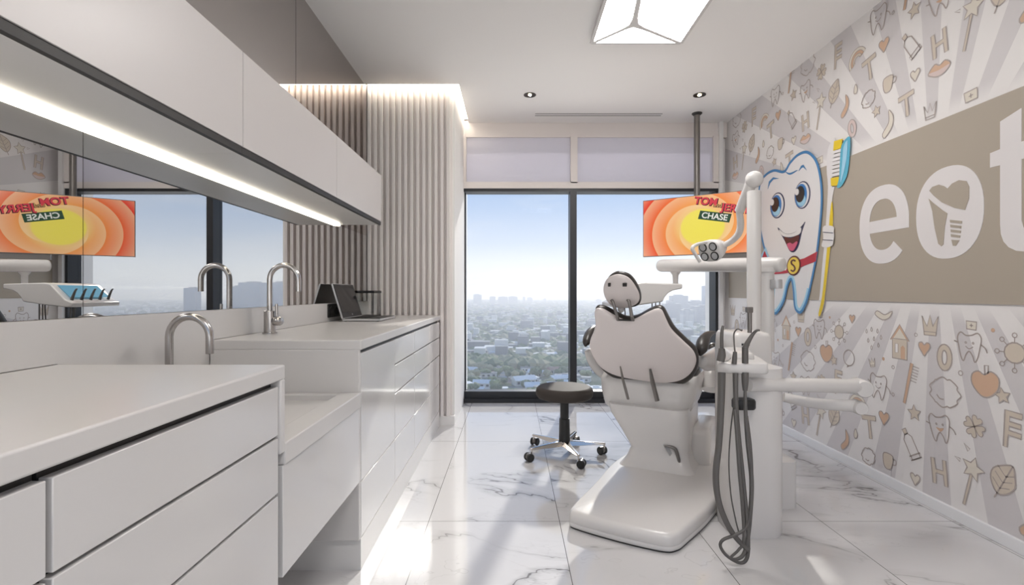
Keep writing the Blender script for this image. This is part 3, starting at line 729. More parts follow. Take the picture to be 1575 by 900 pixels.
def screen_mat():
    k = NT('screen_picture')
    g = k.n('ShaderNodeUVMap'); g.uv_map = 'UVMap'; sp = k.n('ShaderNodeSeparateXYZ'); k.l(g.outputs[0], sp.inputs[0])
    x = k.math('SUBTRACT', sp.outputs[0], .07); y = k.math('ADD', sp.outputs[1], .02)
    r = k.math('SQRT', k.math('ADD', k.math('MULTIPLY', x, x), k.math('MULTIPLY', k.math('MULTIPLY', y, y), 1.35)))
    a = k.math('ARCTAN2', y, x)
    sw = k.math('FRACT', k.math('SUBTRACT', k.math('MULTIPLY', r, 8.0), k.math('MULTIPLY', a, 3/(2*PI))))
    rp = k.n('ShaderNodeValToRGB'); e = rp.color_ramp.elements
    e[0].position = 0.0; e[0].color = (.93, .80, .10, 1); e[1].position = .56; e[1].color = (.85, .03, .02, 1)
    for p, c_ in ((.175, (.93, .78, .11)), (.19, (.95, .62, .22)), (.25, (.95, .36, .08)), (.40, (.92, .15, .03))):
        q = e.new(p); q.color = (*c_, 1)
    k.l(r, rp.inputs[0])
    lt = k.math('MULTIPLY', k.math('MULTIPLY', sw, k.sstep(r, .18, .22)), .55)
    c = k.mix(lt, rp.outputs[0], (1.0, .78, .45))
    em = k.n('ShaderNodeEmission'); k.l(c, em.inputs[0]); em.inputs[1].default_value = .70
    gl = k.n('ShaderNodeBsdfGlossy'); gl.inputs['Roughness'].default_value = .2; gl.inputs[0].default_value = (.04, .04, .04, 1)
    ad = k.n('ShaderNodeAddShader'); k.l(em.outputs[0], ad.inputs[0]); k.l(gl.outputs[0], ad.inputs[1])
    k.l(ad.outputs[0], k.out.inputs[0]); return k.m
me = bpy.data.meshes.new('screen'); hw, hh = TWID/2-.006, TH/2-.006
me.from_pydata([TM @ Vector(p) for p in ((-hw, .002, -hh), (hw, .002, -hh), (hw, .002, hh), (-hw, .002, hh))], [], [(0, 1, 2, 3)])
uv = me.uv_layers.new(name='UVMap')
for i, q in enumerate(((-hw, -hh), (hw, -hh), (hw, hh), (-hw, hh))): uv.data[i].uv = q
me.materials.append(screen_mat()); scr = bpy.data.objects.new('screen', me); COL.objects.link(scr); scr.parent = tv; scr.matrix_parent_inverse = Matrix.Translation(-tv.location)
def emat(n, c, s=.62): return mat(n, (0, 0, 0), .6, emit=c, estr=s)
def text(name, s, size, x, z, rot, m, parent, off, bold=.0):
    cu = bpy.data.curves.new(name, 'FONT'); cu.body = s; cu.size = size; cu.align_x = 'CENTER'; cu.extrude = .0004; cu.offset = bold
    tmp = bpy.data.objects.new(name, cu); COL.objects.link(tmp)
    mm = TM @ Matrix.Translation((x, off, z)) @ Matrix.Rotation(PI/2, 4, 'X') @ Matrix.Diagonal((1, 1, 1, 1))
    # screen x must run to the viewer's right
    mm = TM @ Matrix.Translation((x, off, z)) @ Matrix(((1, 0, 0, 0), (0, 0, 1, 0), (0, 1, 0, 0), (0, 0, 0, 1))) @ Matrix.Rotation(rot, 4, 'Z')
    bpy.context.view_layer.update()
    me = bpy.data.meshes.new_from_object(tmp.evaluated_get(bpy.context.evaluated_depsgraph_get()))
    bpy.data.objects.remove(tmp); me.name = name; me.transform(mm); me.materials.clear(); me.materials.append(m)
    o = bpy.data.objects.new(name, me); COL.objects.link(o); o.parent = parent
    return o
TR = -.20
e_red, e_dk, e_gold, e_wh, e_gr = emat('picture_red', (.80, .05, .08)), emat('picture_dark', (.10, .01, .02)), emat('picture_gold', (.75, .5, .15)), emat('picture_white', (.95, .93, .85)), emat('picture_green', (.015, .07, .03))
def tilt(x, z): return (.20+x*math.cos(TR)-z*math.sin(TR), .115+x*math.sin(TR)+z*math.cos(TR))
for m, off, b, d in ((e_dk, .0030, .006, .004), (e_red, .0042, .002, 0)):
    x, z = tilt(-.115, d*0+.035); text('title_word', 'TOM', .088, x+d, z-d, TR, m, scr, off, b)
    x, z = tilt(.135, .0); text('title_word', 'JERRY', .088, x+d, z-d, TR, m, scr, off, b)
x, z = tilt(-.012, .026); text('title_word', 'and', .05, x+.002, z-.002, TR, e_dk, scr, .0030, .004); text('title_word', 'and', .05, x, z, TR, e_gold, scr, .0042, .0)
c = MB(); q = [tilt(-.15, -.095), tilt(.11, -.095), tilt(.115, -.02), tilt(-.145, -.02)]
c.face([TM @ Vector((x_, .0034, z_)) for x_, z_ in q]); c.build('title_band', e_gr, scr, smooth=False)
x, z = tilt(-.018, -.08); text('title_word', 'CHASE', .070, x, z, TR, e_wh, scr, .0040, .0015)
# wall bracket below, pole above
tbox('lower_rail', (.13, -.06, -TH/2-.045), (TWID/2-.01, -.012, -TH/2+.004), M_greymetal, tv)
pp = P(1072, 176, 4.40)
t = thing('ceiling_pole', 'steel pole dropping from the ceiling behind the television', 'pole', (pp.x, 4.40, ZC))
pole = MB().lathe([(0, 0), (.0262, 0), (.0262, -1.06), (0, -1.06)], (pp.x, 4.40, ZC-.0005), seg=24).build('tube', M_greymetal, t)
MB().lathe([(0, 0), (.045, 0), (.045, -.006), (.03, -.02), (0, -.02)], (pp.x, 4.40, ZC-.0003)).build('flange', M_gap, t)
tbox('bracket', (-.17, -.06, -.12), (.17, -.03, .12), M_greymetal, tv)

# ================================================================== STOOL
sx, sy = .341, 3.17
t = thing('stool', 'round dark leather stool with chrome star base on casters', 'stool', (sx, sy, 0))
MB().lathe([(0, .362), (.15, .362), (.172, .370), (.184, .385), (.1865, .408), (.180, .428), (.166, .440), (.155, .441), (.14, .4425), (.0, .445)], (sx, sy, 0), seg=56).build('seat', M_stool, t, ang=60)
MB().lathe([(0, .085), (.0375, .085), (.034, .22), (.034, .232), (.0285, .234), (.0285, .355), (.05, .362), (0, .362)], (sx, sy, 0), seg=24).build('column', M_bk, t)
MB().lathe([(0, .062), (.035, .062), (.04, .07), (.04, .086), (0, .086)], (sx, sy, 0), seg=24).build('hub', M_chrome, t)
for k in range(5):
    a = math.radians(283+72*k); d = Vector((math.cos(a), math.sin(a), 0)); n = Vector((-d.y, d.x, 0)); o = Vector((sx, sy, 0)); Z = Vector((0, 0, 1))
    R = []
    for s_, hw_, z0, z1 in ((.02, .026, .058, .092), (.12, .021, .062, .088), (.22, .014, .068, .083), (.262, .012, .070, .081)):
        R.append([o+d*s_+n*hw_+Z*z0, o+d*s_+n*hw_*.55+Z*z1, o+d*s_-n*hw_*.55+Z*z1, o+d*s_-n*hw_+Z*z0])
    MB().loft(R).build('base_arm', M_chrome, t, smooth=True, bevel=.003)
    cc = o+d*.255; ca = a+1.0+k*1.3; cd = Vector((math.cos(ca), math.sin(ca), 0)); wn = Vector((-cd.y, cd.x, 0)); wc = cc+cd*.018+Z*.0265
    body_ = MB().lathe([(0, -.012), (.02, -.012), (.022, 0), (.02, .012), (0, .012)], wc+Z*.004, wn, 18).build('caster', M_greymetal, t)
    for sgn in (1, -1):
        MB().lathe([(0, -.008), (.022, -.008), (.0262, -.004), (.0262, .004), (.022, .008), (0, .008)], wc+wn*.018*sgn, wn, 24).build('caster_wheel', M_bk, body_)
    MB().tube([cc+Z*.045, cc+Z*.075], .006, 10).build('caster_stem', M_chrome, body_)

# ================================================================== DENTAL CHAIR
AL = math.radians(28)
U = Vector((math.sin(AL), math.cos(AL), 0)); V = Vector((math.cos(AL), -math.sin(AL), 0)); Zu = Vector((0, 0, 1))
chair = thing('dental_chair', 'white dental chair with dark cushions seen from behind, facing the window', 'chair', (.75, 2.6, 0))
# base plate
def spline_ring(pts, z, k=1.0, n=5):
    q = catmull([(x, y, 0) for x, y in pts], n, True); cx = sum(p.x for p in q)/len(q); cy = sum(p.y for p in q)/len(q)
    return [Vector((cx+(p.x-cx)*k, cy+(p.y-cy)*k, z)) for p in q]
bp = [(.262, 2.20), (.275, 2.155), (.44, 2.045), (.60, 1.965), (.665, 1.97), (.73, 2.03), (.90, 2.22), (1.06, 2.45), (1.20, 2.80), (1.24, 3.05), (1.10, 3.20), (.93, 3.20), (.74, 3.02), (.575, 2.80), (.42, 2.50), (.285, 2.26)]
c = MB(); c.loft([spline_ring(bp, .004, .985), spline_ring(bp, .010, 1.0), spline_ring(bp, .026, 1.0), spline_ring(bp, .0275, .996), spline_ring(bp, .029, 1.0), spline_ring(bp, .056, .994), spline_ring(bp, .066, .984), spline_ring(bp, .073, .965), spline_ring(bp, .076, .94), spline_ring(bp, .079, .5)])
base = c.build('base_plate', M_plastic, chair, ang=70)
c = MB(); c.loft([spline_ring(bp, .0005, .99), spline_ring(bp, .005, .99)]); c.build('base_seal', M_bk, base)
# pedestal
def RR(cx, cy, ha, hb, r, z, ang=AL):
    A_ = Vector((math.cos(ang), -math.sin(ang), 0)); B_ = Vector((math.sin(ang), math.cos(ang), 0))
    return rrect(Vector((cx, cy, 0)), A_, B_, ha, hb, r, z, 6)
c = MB(); c.loft([RR(.905, 2.90, .205, .28, .05, .075), RR(.905, 2.90, .175, .245, .05, .11), RR(.91, 2.90, .155, .225, .05, .17), RR(.885, 2.90, .185, .235, .05, .27), RR(.86, 2.92, .215, .25, .06, .36), RR(.855, 2.93, .22, .25, .06, .41)])
ped = c.build('pedestal', M_plastic, chair, ang=60)
c = MB(); c.loft([RR(1.155, 2.93, .055, .20, .03, .02), RR(1.155, 2.93, .055, .20, .03, .24), RR(1.155, 2.93, .05, .19, .03, .27), RR(1.155, 2.93, .03, .15, .02, .278)])
c.build('side_housing', M_plastic, chair, ang=60)
# release lever in its recess
q0 = P(1021, 687, 2.665); 
c = MB(); c.prism([P(1021, 685, 2.664), P(1044, 691, 2.664), P(1055, 713, 2.664), P(1036, 713, 2.664)], (0, .012, 0)); rec = c.build('lever_recess', M_silver, ped, smooth=False)
MB().tube([P(1022, 686, 2.655), P(1036, 689, 2.645), P(1041, 696, 2.642), P(1045, 711, 2.640)], [.005, .009, .010, .009], 10).build('release_lever', M_greymetal, ped)
# seat shroud
c = MB()
c.loft([RR(.875, 3.0, .13, .15, .06, .335), RR(.87, 3.0, .20, .24, .08, .345), RR(.87, 3.005, .245, .27, .09, .385), RR(.875, 3.01, .268, .28, .10, .46), RR(.88, 3.02, .28, .28, .10, .54), RR(.885, 3.03, .275, .275, .10, .575)])
c.build('seat_shroud', M_plastic, chair, ang=70)
# cushions of the seat and leg rest (away from the viewer)
O2 = Vector((.885, 3.04, .618)); seat_o = [(math.copysign(abs(math.cos(t))**.5, math.cos(t))*.27, math.copysign(abs(math.sin(t))**.5, math.sin(t))*.30) for t in [2*PI*i/40 for i in range(40)]]
MB().plate(seat_o, .0, .02, .07, O2, V, U, Zu, .03).build('seat_cushion', M_uphol, chair, ang=60)
O3 = O2+U*.62+Zu*-.03; leg_o = [(x*.85, y*1.15) for x, y in seat_o]
MB().plate(leg_o, .0, .02, .07, O3, V, U, Zu, .03).build('leg_cushion', M_uphol, chair, ang=60)
MB().plate(leg_o, .02, .0, .04, O3-Zu*.057, V, U, Zu, .02).build('leg_shell', M_plastic, chair, ang=60)
# backrest: shell and cushion in the reclined plane
B0 = Vector((.743, 2.75, .557)); BU = (U*-.335+Zu*.407).normalized(); BN = V.cross(BU).normalized()
if BN.dot(U) < 0: BN = -BN
def on(px, py, off=0.0):
    h = plane_hit(px, py, B0+BN*off, BN)-B0; return (h.dot(V), h.dot(BU))
sh = [(917, 475), (926, 475.5), (943, 485), (961, 493), (978, 490.5), (996, 481), (1010, 475.5), (1018, 477.5), (1024, 490), (1033, 507), (1053, 527), (1067, 541), (1071, 556), (1063, 573), (1046, 584.5), (1022, 588), (997, 586), (958, 579.5), (936, 572), (920, 560), (909, 540), (907.5, 525), (914, 508), (916, 495), (914.5, 482)]
so_ = [(v.x, v.y) for v in catmull([(*on(*p), 0) for p in sh], 4, True)]
MB().plate(so_, .007, 0, .022, B0, V, BU, BN, .010, 8).build('back_shell', M_shell, chair, ang=70)
cu = [(917, 472), (926, 472), (944, 481), (962, 488.5), (980, 486.5), (998, 477), (1011, 472), (1021, 474), (1029, 488), (1039, 505), (1058, 524), (1072, 538), (1075, 556), (1068, 577), (1049, 590), (1022, 593), (997, 590.5), (958, 583.5), (936, 574), (922, 560), (912, 540), (910, 525), (916, 508), (917, 495), (916, 482)]
off_ = .042
co_ = [(v.x, v.y) for v in catmull([(*on(*p, off_), 0) for p in cu], 4, True)]
MB().plate(co_, 0, .012, .055, B0+BN*off_, V, BU, BN, .022, 8).build('back_cushion', M_uphol, chair, ang=70)
# headrest
H0 = B0+BU*.70+BN*.015
HB = (BU*.92+BN*-.25).normalized(); HN = V.cross(HB).normalized()
if HN.dot(U) < 0: HN = -HN
def onh(px, py, off=0.0):
    h = plane_hit(px, py, H0+HN*off, HN)-H0; return (h.dot(V), h.dot(HB))
hs = [(928, 442), (933, 430), (943, 424), (954, 423), (967, 428), (977, 440), (983.5, 454), (982, 464), (973, 470), (960, 473), (947, 471.5), (937, 466), (930, 455)]
ho_ = [(v.x, v.y) for v in catmull([(*onh(*p), 0) for p in hs], 4, True)]
hsh = MB().plate(ho_, .014, 0, .016, H0, V, HB, HN, .007, 7).build('headrest_shell', M_shell, chair, ang=70)
hc = [(930, 440), (936, 427), (946, 420), (957, 420), (970, 425), (981, 439), (986.5, 455), (984, 466), (973, 470), (960, 471), (947, 470), (938, 464), (932, 453)]
hc_ = [(v.x, v.y) for v in catmull([(*onh(*p, .028), 0) for p in hc], 4, True)]
MB().plate(hc_, 0, .014, .04, H0+HN*.028, V, HB, HN, .016, 7).build('headrest_cushion', M_uphol, chair, ang=70)
def hp(px, py, off): return plane_hit(px, py, H0+HN*off, HN)
def bpn(px, py, off): return plane_hit(px, py, B0+BN*off, BN)
for a, b in (((935, 437), (939, 441)), ((957.5, 437), (964, 441))):
    MB().prism([hp(a[0], a[1], -.021), hp(b[0], a[1], -.021), hp(b[0], b[1], -.021), hp(a[0], b[1], -.021)], HN*.006).build('slot_cover', M_gap, hsh, smooth=False)
for (x0, y0, x1, y1) in ((940.5, 461.5, 950.5, 492), (965.5, 461, 973, 492)):
    MB().tube([hp(x0, y0, -.018), hp(x0+2, y0+3, -.028), bpn(x1-1, y1-5, -.022), bpn(x1, y1, -.016)], .0085, 10, smooth=False).build('headrest_bar', M_greymetal, chair)
MB().tube([bpn(948.5, 492, -.017), bpn(975.5, 492.7, -.017)], .005, 8).build('bar_slot', M_bk, chair)
MB().ball(hp(955, 476, .0), .018, 2).build('headrest_joint', M_plastic, hsh)
for pts in (((954, 564), (958, 584), (966, 614)), ((1000, 568), (1003.5, 587), (1011, 617))):
    a, b, d = (bpn(*pts[0], -.026), bpn(*pts[1], -.03), bpn(*pts[2], -.045))
    d.y = 2.66
    d = P(pts[2][0], pts[2][1], 2.672); b = P(pts[1][0], pts[1][1], 2.665)
    MB().tube([a, b, d], [.0035, .0062, .0066], 8, smooth=False, flat=1.9).build('back_hinge', M_greymetal, chair)
# arm rests
def arm(name, pts, rs, sup, supr):
    o = MB().tube(pts, rs, 18, 8).build(name, M_uphol, chair, ang=80)
    MB().tube(sup, supr, 16, 6).build('arm_support', M_plastic, chair, ang=80)
arm('armrest', [P(1077, 547.5, 2.60), P(1079, 538, 2.61), P(1081, 527, 2.65), P(1087, 517, 2.70), P(1095, 512.5, 2.75), P(1103, 511, 2.80)], [.005, .029, .033, .024, .013, .003],
    [P(1078, 556, 2.66), P(1090, 556, 2.76), P(1100, 548, 2.86), P(1104, 540, 3.0)], [.03, .055, .05, .03])
arm('armrest', [P(900, 533, 2.86), P(902, 526, 2.88), P(907, 514, 2.95), P(915, 506, 3.02), P(921, 502, 3.12)], [.004, .024, .030, .024, .004],
    [P(945, 585, 3.0), P(925, 570, 2.97), P(911, 552, 2.94), P(904, 538, 2.93)], [.03, .04, .035, .022])
arm('armrest', [P(1093, 540, 3.1), P(1096, 535, 3.12), P(1099, 530, 3.2)], [.006, .03, .008], [P(1092, 600, 2.95), P(1094, 575, 3.0), P(1097, 548, 3.1)], [.05, .05, .02])

# ================================================================== DELIVERY UNIT
unit = thing('dental_unit', 'white dental unit column with upright post standing right of the chair', 'dental unit', (1.1, 2.35, 0))
c = MB()
Z3 = Vector((0, 0, 1))
def colring(z, k=1.0, dx=0):
    return rrect(Vector((1.065+dx, 2.195, 0)), Vector((1, 0, 0)), Vector((0, 1, 0)), .120*k, .122*k, .085*k, z, 8)
c.loft([colring(.0, .97), colring(.02, 1.0), colring(.60, 1.0), colring(.722, 1.0)])
c.build('column', M_plastic, unit, ang=60)
c = MB(); c.loft([rrect(Vector((1.26, 2.49, 0)), Vector((1, 0, 0)), Vector((0, 1, 0)), .135, .125, .04, z, 6) for z in (0, .02, .20, .225)] + [rrect(Vector((1.26, 2.49, 0)), Vector((1, 0, 0)), Vector((0, 1, 0)), .115, .105, .03, .235, 6)])
c.build('floor_box', M_plastic, unit, ang=60)
# rear housing carrying the posts
c = MB(); c.loft([rrect(Vector((1.19, 2.52, 0)), Vector((1, 0, 0)), Vector((0, 1, 0)), .100*k_, .13*k_, .04, z, 6) for z, k_ in ((.236, 1), (.76, 1), (.83, .97), (.848, .9), (.853, .7))])
c.build('rear_housing', M_plastic, unit, ang=60)
lp = Vector((1.29, 2.6, 0))
c = MB(); c.lathe([(0, .78), (.035, .78), (.035, 1.585), (.033, 1.59), (0, 1.59)], lp, seg=28); c.build('light_post', M_plastic, unit)
ap = P(1180, 410, 2.75)
c = MB(); c.lathe([(0, .72), (.036, .72), (.036, 1.16), (.042, 1.165), (.042, 1.19), (0, 1.19)], (ap.x, 2.75, 0), seg=28); post = c.build('arm_post', M_plastic, unit)
MB().lathe([(0, -.026), (.028, -.026), (.03, -.02), (.03, .02), (.028, .026), (0, .026)], P(1194, 437, 2.70), (0, 0, 1), 24).build('knob', M_silver, post)
# instrument holder with recess plate
c = MB(); hz0, hz1 = .745, .80
hx = [P(1104, 570, 2.0), P(1121, 573, 2.0), P(1148, 573, 2.0), P(1184, 570, 2.1)]
ring = [(.853, 2.03), (.866, 1.985), (.91, 1.965), (1.0, 1.955), (1.035, 1.97), (1.065, 2.06), (1.11, 2.22), (1.12, 2.36), (1.05, 2.40), (.985, 2.26), (.90, 2.12)]
def hr(z, k): return spline_ring(ring, z, k, 4)
c.loft([hr(.721, .96), hr(.726, 1.0), hr(.757, 1.0), hr(.7635, .98), hr(.765, .9)])
hold = c.build('instrument_holder', M_plastic, unit, ang=60)
c = MB(); c.loft([rrect(Vector((1.02, 2.2, 0)), Vector((.95, -.3, 0)).normalized(), Vector((.3, .95, 0)).normalized(), .05*k_, .13*k_, .03, z, 6) for z, k_ in ((.765, 1), (.785, .97), (.79, .9))]); c.build('raised_lid', M_plastic, hold, ang=60)
pp_ = [Vector((v.x, v.y, .7655)) for v in [PZ(1106, 553.5, .7655), PZ(1112, 557, .7655), PZ(1120, 555.5, .7655), PZ(1134, 541.5, .7655), PZ(1128, 539, .7655)]]
MB().prism(pp_, (0, 0, .004)).build('button_plate', M_silver, hold, smooth=True, bevel=.001)
for px, py in ((1114, 551), (1122, 545)): 
    q = PZ(px, py, .77); MB().lathe([(0, 0), (.005, 0), (.005, .002), (0, .002)], (q.x, q.y, .7697), seg=10).build('button', M_gap, hold)
bx('slot', (1.125, 2.388, .79), (1.165, 2.3905, .80), M_gap, hold)
# hose clip on the front of the column
cp = P(1144, 621, 2.05)
c = MB(); c.loft([rrect(Vector((cp.x, 2.052, 0)), Vector((1, 0, 0)), Vector((0, 1, 0)), .045*k, .03*k, .02*k, z, 5) for z, k in ((cp.z-.022, .9), (cp.z-.015, 1), (cp.z+.012, 1), (cp.z+.02, .9))]); c.build('hose_clip', M_bk, unit, ang=60)
# horizontal arms to the right
a0 = P(1150, 592, 2.06); a1 = P(1322, 596, 2.22)
MB().tube([a0, P(1200, 592, 2.10), P(1300, 594, 2.2), a1], [.030, .030, .033, .036], 20).build('assistant_arm', M_plastic, unit, ang=70)
MB().lathe([(0, -.052), (.034, -.052), (.039, -.045), (.040, 0), (.039, .045), (.034, .052), (0, .052)], P(1322, 596, 2.23), (-.2, -1, 0), 24).build('arm_joint', M_plastic, unit)
MB().tube([P(1205, 611, 2.30), P(1250, 620, 2.27), P(1318, 625, 2.24)], [.022, .024, .028], 18).build('lower_arm', M_plastic, unit, ang=70)
MB().lathe([(0, -.04), (.026, -.04), (.031, -.03), (.031, .03), (.026, .04), (0, .04)], P(1319, 626, 2.24), (-.2, -1, 0), 24).build('arm_joint', M_plastic, unit)
# suction holder (dark upright cylinder behind)
c = MB(); c.lathe([(0, 0), (.011, 0), (.011, .10), (0, .10)], P(1153, 512, 2.42), (0, 0, 1), 18); c.build('spray_rod', M_greymetal, unit)
bx('spray_cap', tuple(P(1153, 481, 2.42)-Vector((.017, .012, 0))), tuple(P(1153, 481, 2.42)+Vector((.013, .012, .028))), M_greymetal, unit, .003)

# instruments resting in the holder, each with its hose (lift-out things)
def instrument(name, label, body_pts, body_r, tip_pts, tip_r, hose, hr_, low=None):
    p0 = Vector(body_pts[0])
    t = thing(name, label, 'dental instrument', tuple(p0), 'instruments in the holder')
    MB().tube(body_pts, body_r, 14, 6).build('grip', M_grey, t, ang=70)
    MB().tube(tip_pts, tip_r, 12, 6).build('tip', M_grey, t, ang=70)
    MB().tube(hose, hr_, 12, 8).build('hose', M_grey, t, ang=80)
    if low: MB().tube(low, [.014, .013, .009], 12, 4).build('lower_sleeve', M_grey, t, ang=80)
instrument('suction_handpiece', 'leftmost dark suction handpiece standing in the holder by the armrest',
    [P(1108, 556, 1.99), P(1110, 546, 1.99), P(1110, 536, 1.99)], [.016, .016, .012], [P(1110, 537, 1.99), P(1110, 515, 1.99), P(1112, 501.5, 2.0)], [.007, .007, .005],
    [P(1110, 573, 1.97), P(1109, 620, 1.95), P(1106, 680, 1.93), P(1101, 730, 1.915), P(1105, 770, 1.90), P(1117, 803, 1.885), P(1131, 826, 1.875), P(1146, 842, 1.865), P(1153, 846, 1.86)], [.015, .014, .0125, .0125, .0115, .011, .010, .009, .009])
instrument('air_water_syringe', 'slim dark syringe with a hooked tip in the middle of the holder',
    [P(1129, 560, 1.97), P(1130, 550, 1.97), P(1130.5, 541, 1.97)], [.0105, .0095, .0075], [P(1130.5, 542, 1.97), P(1129, 525, 1.97), P(1129, 513, 1.97), P(1134, 506.5, 1.96), P(1141, 508, 1.94)], [.003, .003, .003, .003, .0045],
    [P(1131, 574, 1.965), P(1132, 620, 1.955), P(1136, 670, 1.93), P(1142, 730, 1.91), P(1148, 790, 1.885), P(1151, 830, 1.87), P(1149, 858, 1.862), P(1138, 866, 1.860), P(1118, 855, 1.862), P(1108, 840, 1.866), P(1113, 830, 1.866), P(1133, 822, 1.87), P(1147, 812, 1.872), P(1154, 790, 1.88), P(1156, 740, 1.90), P(1154, 690, 1.93), P(1148, 640, 1.97)],
    [.011, .009, .0085, .0085, .008, .007, .007, .006, .006, .006, .006, .006, .006, .0065, .007, .007, .007])
instrument('saliva_ejector', 'tall dark angled handpiece in the right slot of the holder',
    [P(1146, 559, 1.97), P(1146, 546, 1.97), P(1146, 534, 1.97)], [.0125, .0125, .0125], [P(1146, 536, 1.97), P(1150, 527, 1.97), P(1158, 514, 1.97), P(1164, 508.5, 1.96), P(1168, 508, 1.96)], [.012, .010, .007, .005, .004],
    [P(1146, 600, 1.96), P(1147, 640, 1.95), P(1150, 680, 1.93), P(1156, 740, 1.91), P(1154, 790, 1.89), P(1150, 830, 1.872), P(1144, 852, 1.862), P(1134, 860, 1.860), P(1124, 858, 1.861), P(1136, 846, 1.864), P(1144, 830, 1.868), P(1142, 780, 1.885), P(1137, 720, 1.90), P(1133, 660, 1.92), P(1130, 630, 1.95)],
    [.006, .0075, .0085, .0085, .008, .0075, .007, .006, .005, .005, .006, .0065, .0075, .0075, .0075], low=[P(1146, 573, 1.965), P(1146, 588, 1.962), P(1146, 601, 1.96)])
tag(MB().tube([P(1128, 628, 2.0), P(1124, 660, 1.96), P(1121, 710, 1.94), P(1124, 760, 1.915), P(1131, 798, 1.893), P(1136, 818, 1.885)], .0028, 8, 8).build('thin_hose', M_grey, ang=80), 'thin dark hose hanging between the thicker hoses of the unit', 'hose')

# delivery arm and tray over the patient
AZ = 1.225
tray = thing('instrument_tray', 'white instrument tray hung from a thick horizontal arm over the chair', 'dental tray', (1.08, 3.45, 1.0))
c = MB(); A0 = Vector((ap.x+.062, 2.70, AZ-.02)); A1 = Vector((1.075, 3.55, AZ+.02)); dd = (A1-A0).normalized()
c.tube([A0, A0+dd*.006, A0+dd*.02, A1-dd*.02, A1-dd*.006, A1], [.030, .038, .042, .044, .040, .030], 24, smooth=False); c.build('swing_arm', M_plastic, tray, ang=50)
s0 = P(1039, 420, 3.45)
MB().lathe([(0, .02), (.036, .02), (.034, .0), (.02, -.018), (.0185, -.07), (.0185, -.10), (0, -.10)], (s0.x, 3.45, AZ-.035), seg=24).build('stub', M_plastic, tray)
zt = H+13/F*3.4
prof = [(1.155, zt-.00), (1.155, zt-.032), (1.09, zt-.045), (1.06, zt-.062), (1.035, zt-.09), (1.02, zt-.122), (.86, zt-.145), (.72, zt-.160), (.685, zt-.158), (.68, zt-.13), (.735, zt-.105), (.835, zt-.0), (.88, zt+.008)]
c = MB(); c.prism([(x, 3.30, z) for x, z in prof], (0, .40, 0)); body_ = c.build('tray_body', M_plastic, tray, smooth=True, bevel=.008)
sl_ = Vector((.835-.72, 0, .105)).normalized(); nn_ = Vector((-sl_.z, 0, sl_.x)); o_ = Vector((.72, 0, zt-.105))
MB().prism([Vector((o_+sl_*k_+nn_*.0008))+Vector((0, y_, 0)) for k_, y_ in ((.018, 3.34), (.14, 3.34), (.14, 3.66), (.018, 3.66))], nn_*.002).build('touch_screen', mat('touch_screen', (.02, .05, .08), .15, emit=(.10, .30, .42), estr=.9), body_, smooth=False)
for k in range(5):
    y = 3.34+k*.075
    h_ = MB().tube([(.725, y, zt-.118), (.715, y, zt-.085), (.695, y, zt-.04), (.685, y, zt-.035)], [.010, .009, .006, .004], 10).build('handpiece', M_grey, tray, ang=70)
for k, (x_, y_, z_) in enumerate(((.965, 3.36, zt-.125), (1.01, 3.43, zt-.115), (1.06, 3.50, zt-.058))):
    MB().tube([(x_, y_, z_), (x_-.002, y_, z_-.15), (x_-.02, y_, z_-.27), (x_-.10, y_, z_-.33), (x_-.19, y_, z_-.27), (x_-.22, y_, zt-.14)], .0042, 8).build('handpiece_hose', M_grey, tray, ang=80)
MB().tube([P(1014, 453, 3.50), P(1020, 453, 3.50)], .008, 8).build('cable_clip', M_bk, tray)

# operating light
lt = thing('operating_light', 'white operating light on a jointed arm hanging before the television', 'dental light', (1.29, 2.6, 1.59))
MB().ball(P(1160, 276, 2.6), (.045, .045, .045), 3).build('pivot', M_plastic, lt)
MB().tube([P(1159, 273, 2.6), P(1148, 299, 2.66), P(1137, 325, 2.72)], [.032, .028, .025], 18).build('spring_arm', M_plastic, lt, ang=70)
MB().tube([P(1137, 323, 2.72), P(1139, 345, 2.74), P(1136, 359, 2.76), P(1126, 370, 2.80), P(1112, 378, 2.84), P(1100, 383, 2.86)], [.018, .019, .019, .018, .017, .02], 16).build('yoke', M_plastic, lt, ang=70)
hcen = P(1099, 383, 2.88); hx_ = (P(1078, 391, 2.78)-P(1118, 374, 2.90)).normalized(); hz_ = Vector((0, 0, 1)); hy_ = hz_.cross(hx_).normalized(); hz_ = hx_.cross(hy_).normalized()
R = []
for s_, a_, b_ in ((-.085, .02, .018), (-.06, .04, .034), (-.02, .058, .052), (.02, .072, .062), (.045, .076, .064), (.054, .07, .058)):
    R.append([hcen+hx_*s_+hy_*(a_*math.copysign(abs(math.cos(t))**.7, math.cos(t)))+hz_*(b_*math.copysign(abs(math.sin(t))**.7, math.sin(t))) for t in [2*PI*i/28 for i in range(28)]])
lh = MB().loft(R).build('lamp_head', M_plastic, lt, ang=60)
for (a_, b_) in ((.034, .026), (-.034, .026), (.034, -.03), (-.034, -.03)):
    n__ = hx_; q = hcen+hx_*.0535+hy_*a_+hz_*b_
    MB().lathe([(0, 0), (.026, 0), (.0265, .004), (.021, .006), (.0205, .003), (0, .003)], q, n__, 22).build('lens_ring', M_gap, lh)
    MB().lathe([(0, 0), (.0195, 0), (.0195, .0015), (0, .0015)], q+n__*.0032, n__, 22).build('lens', M_silver, lh)
MB().tube([P(1086, 373, 2.82), P(1072, 376, 2.78), P(1065, 382, 2.76), P(1070, 392, 2.76), P(1077, 403, 2.76)], [.010, .010, .011, .010, .010], 14).build('handle', M_plastic, lt, ang=70)
MB().tube([P(1102, 396, 2.86), P(1103, 401, 2.85)], [.009, .005], 10).build('screw', M_plastic, lt)

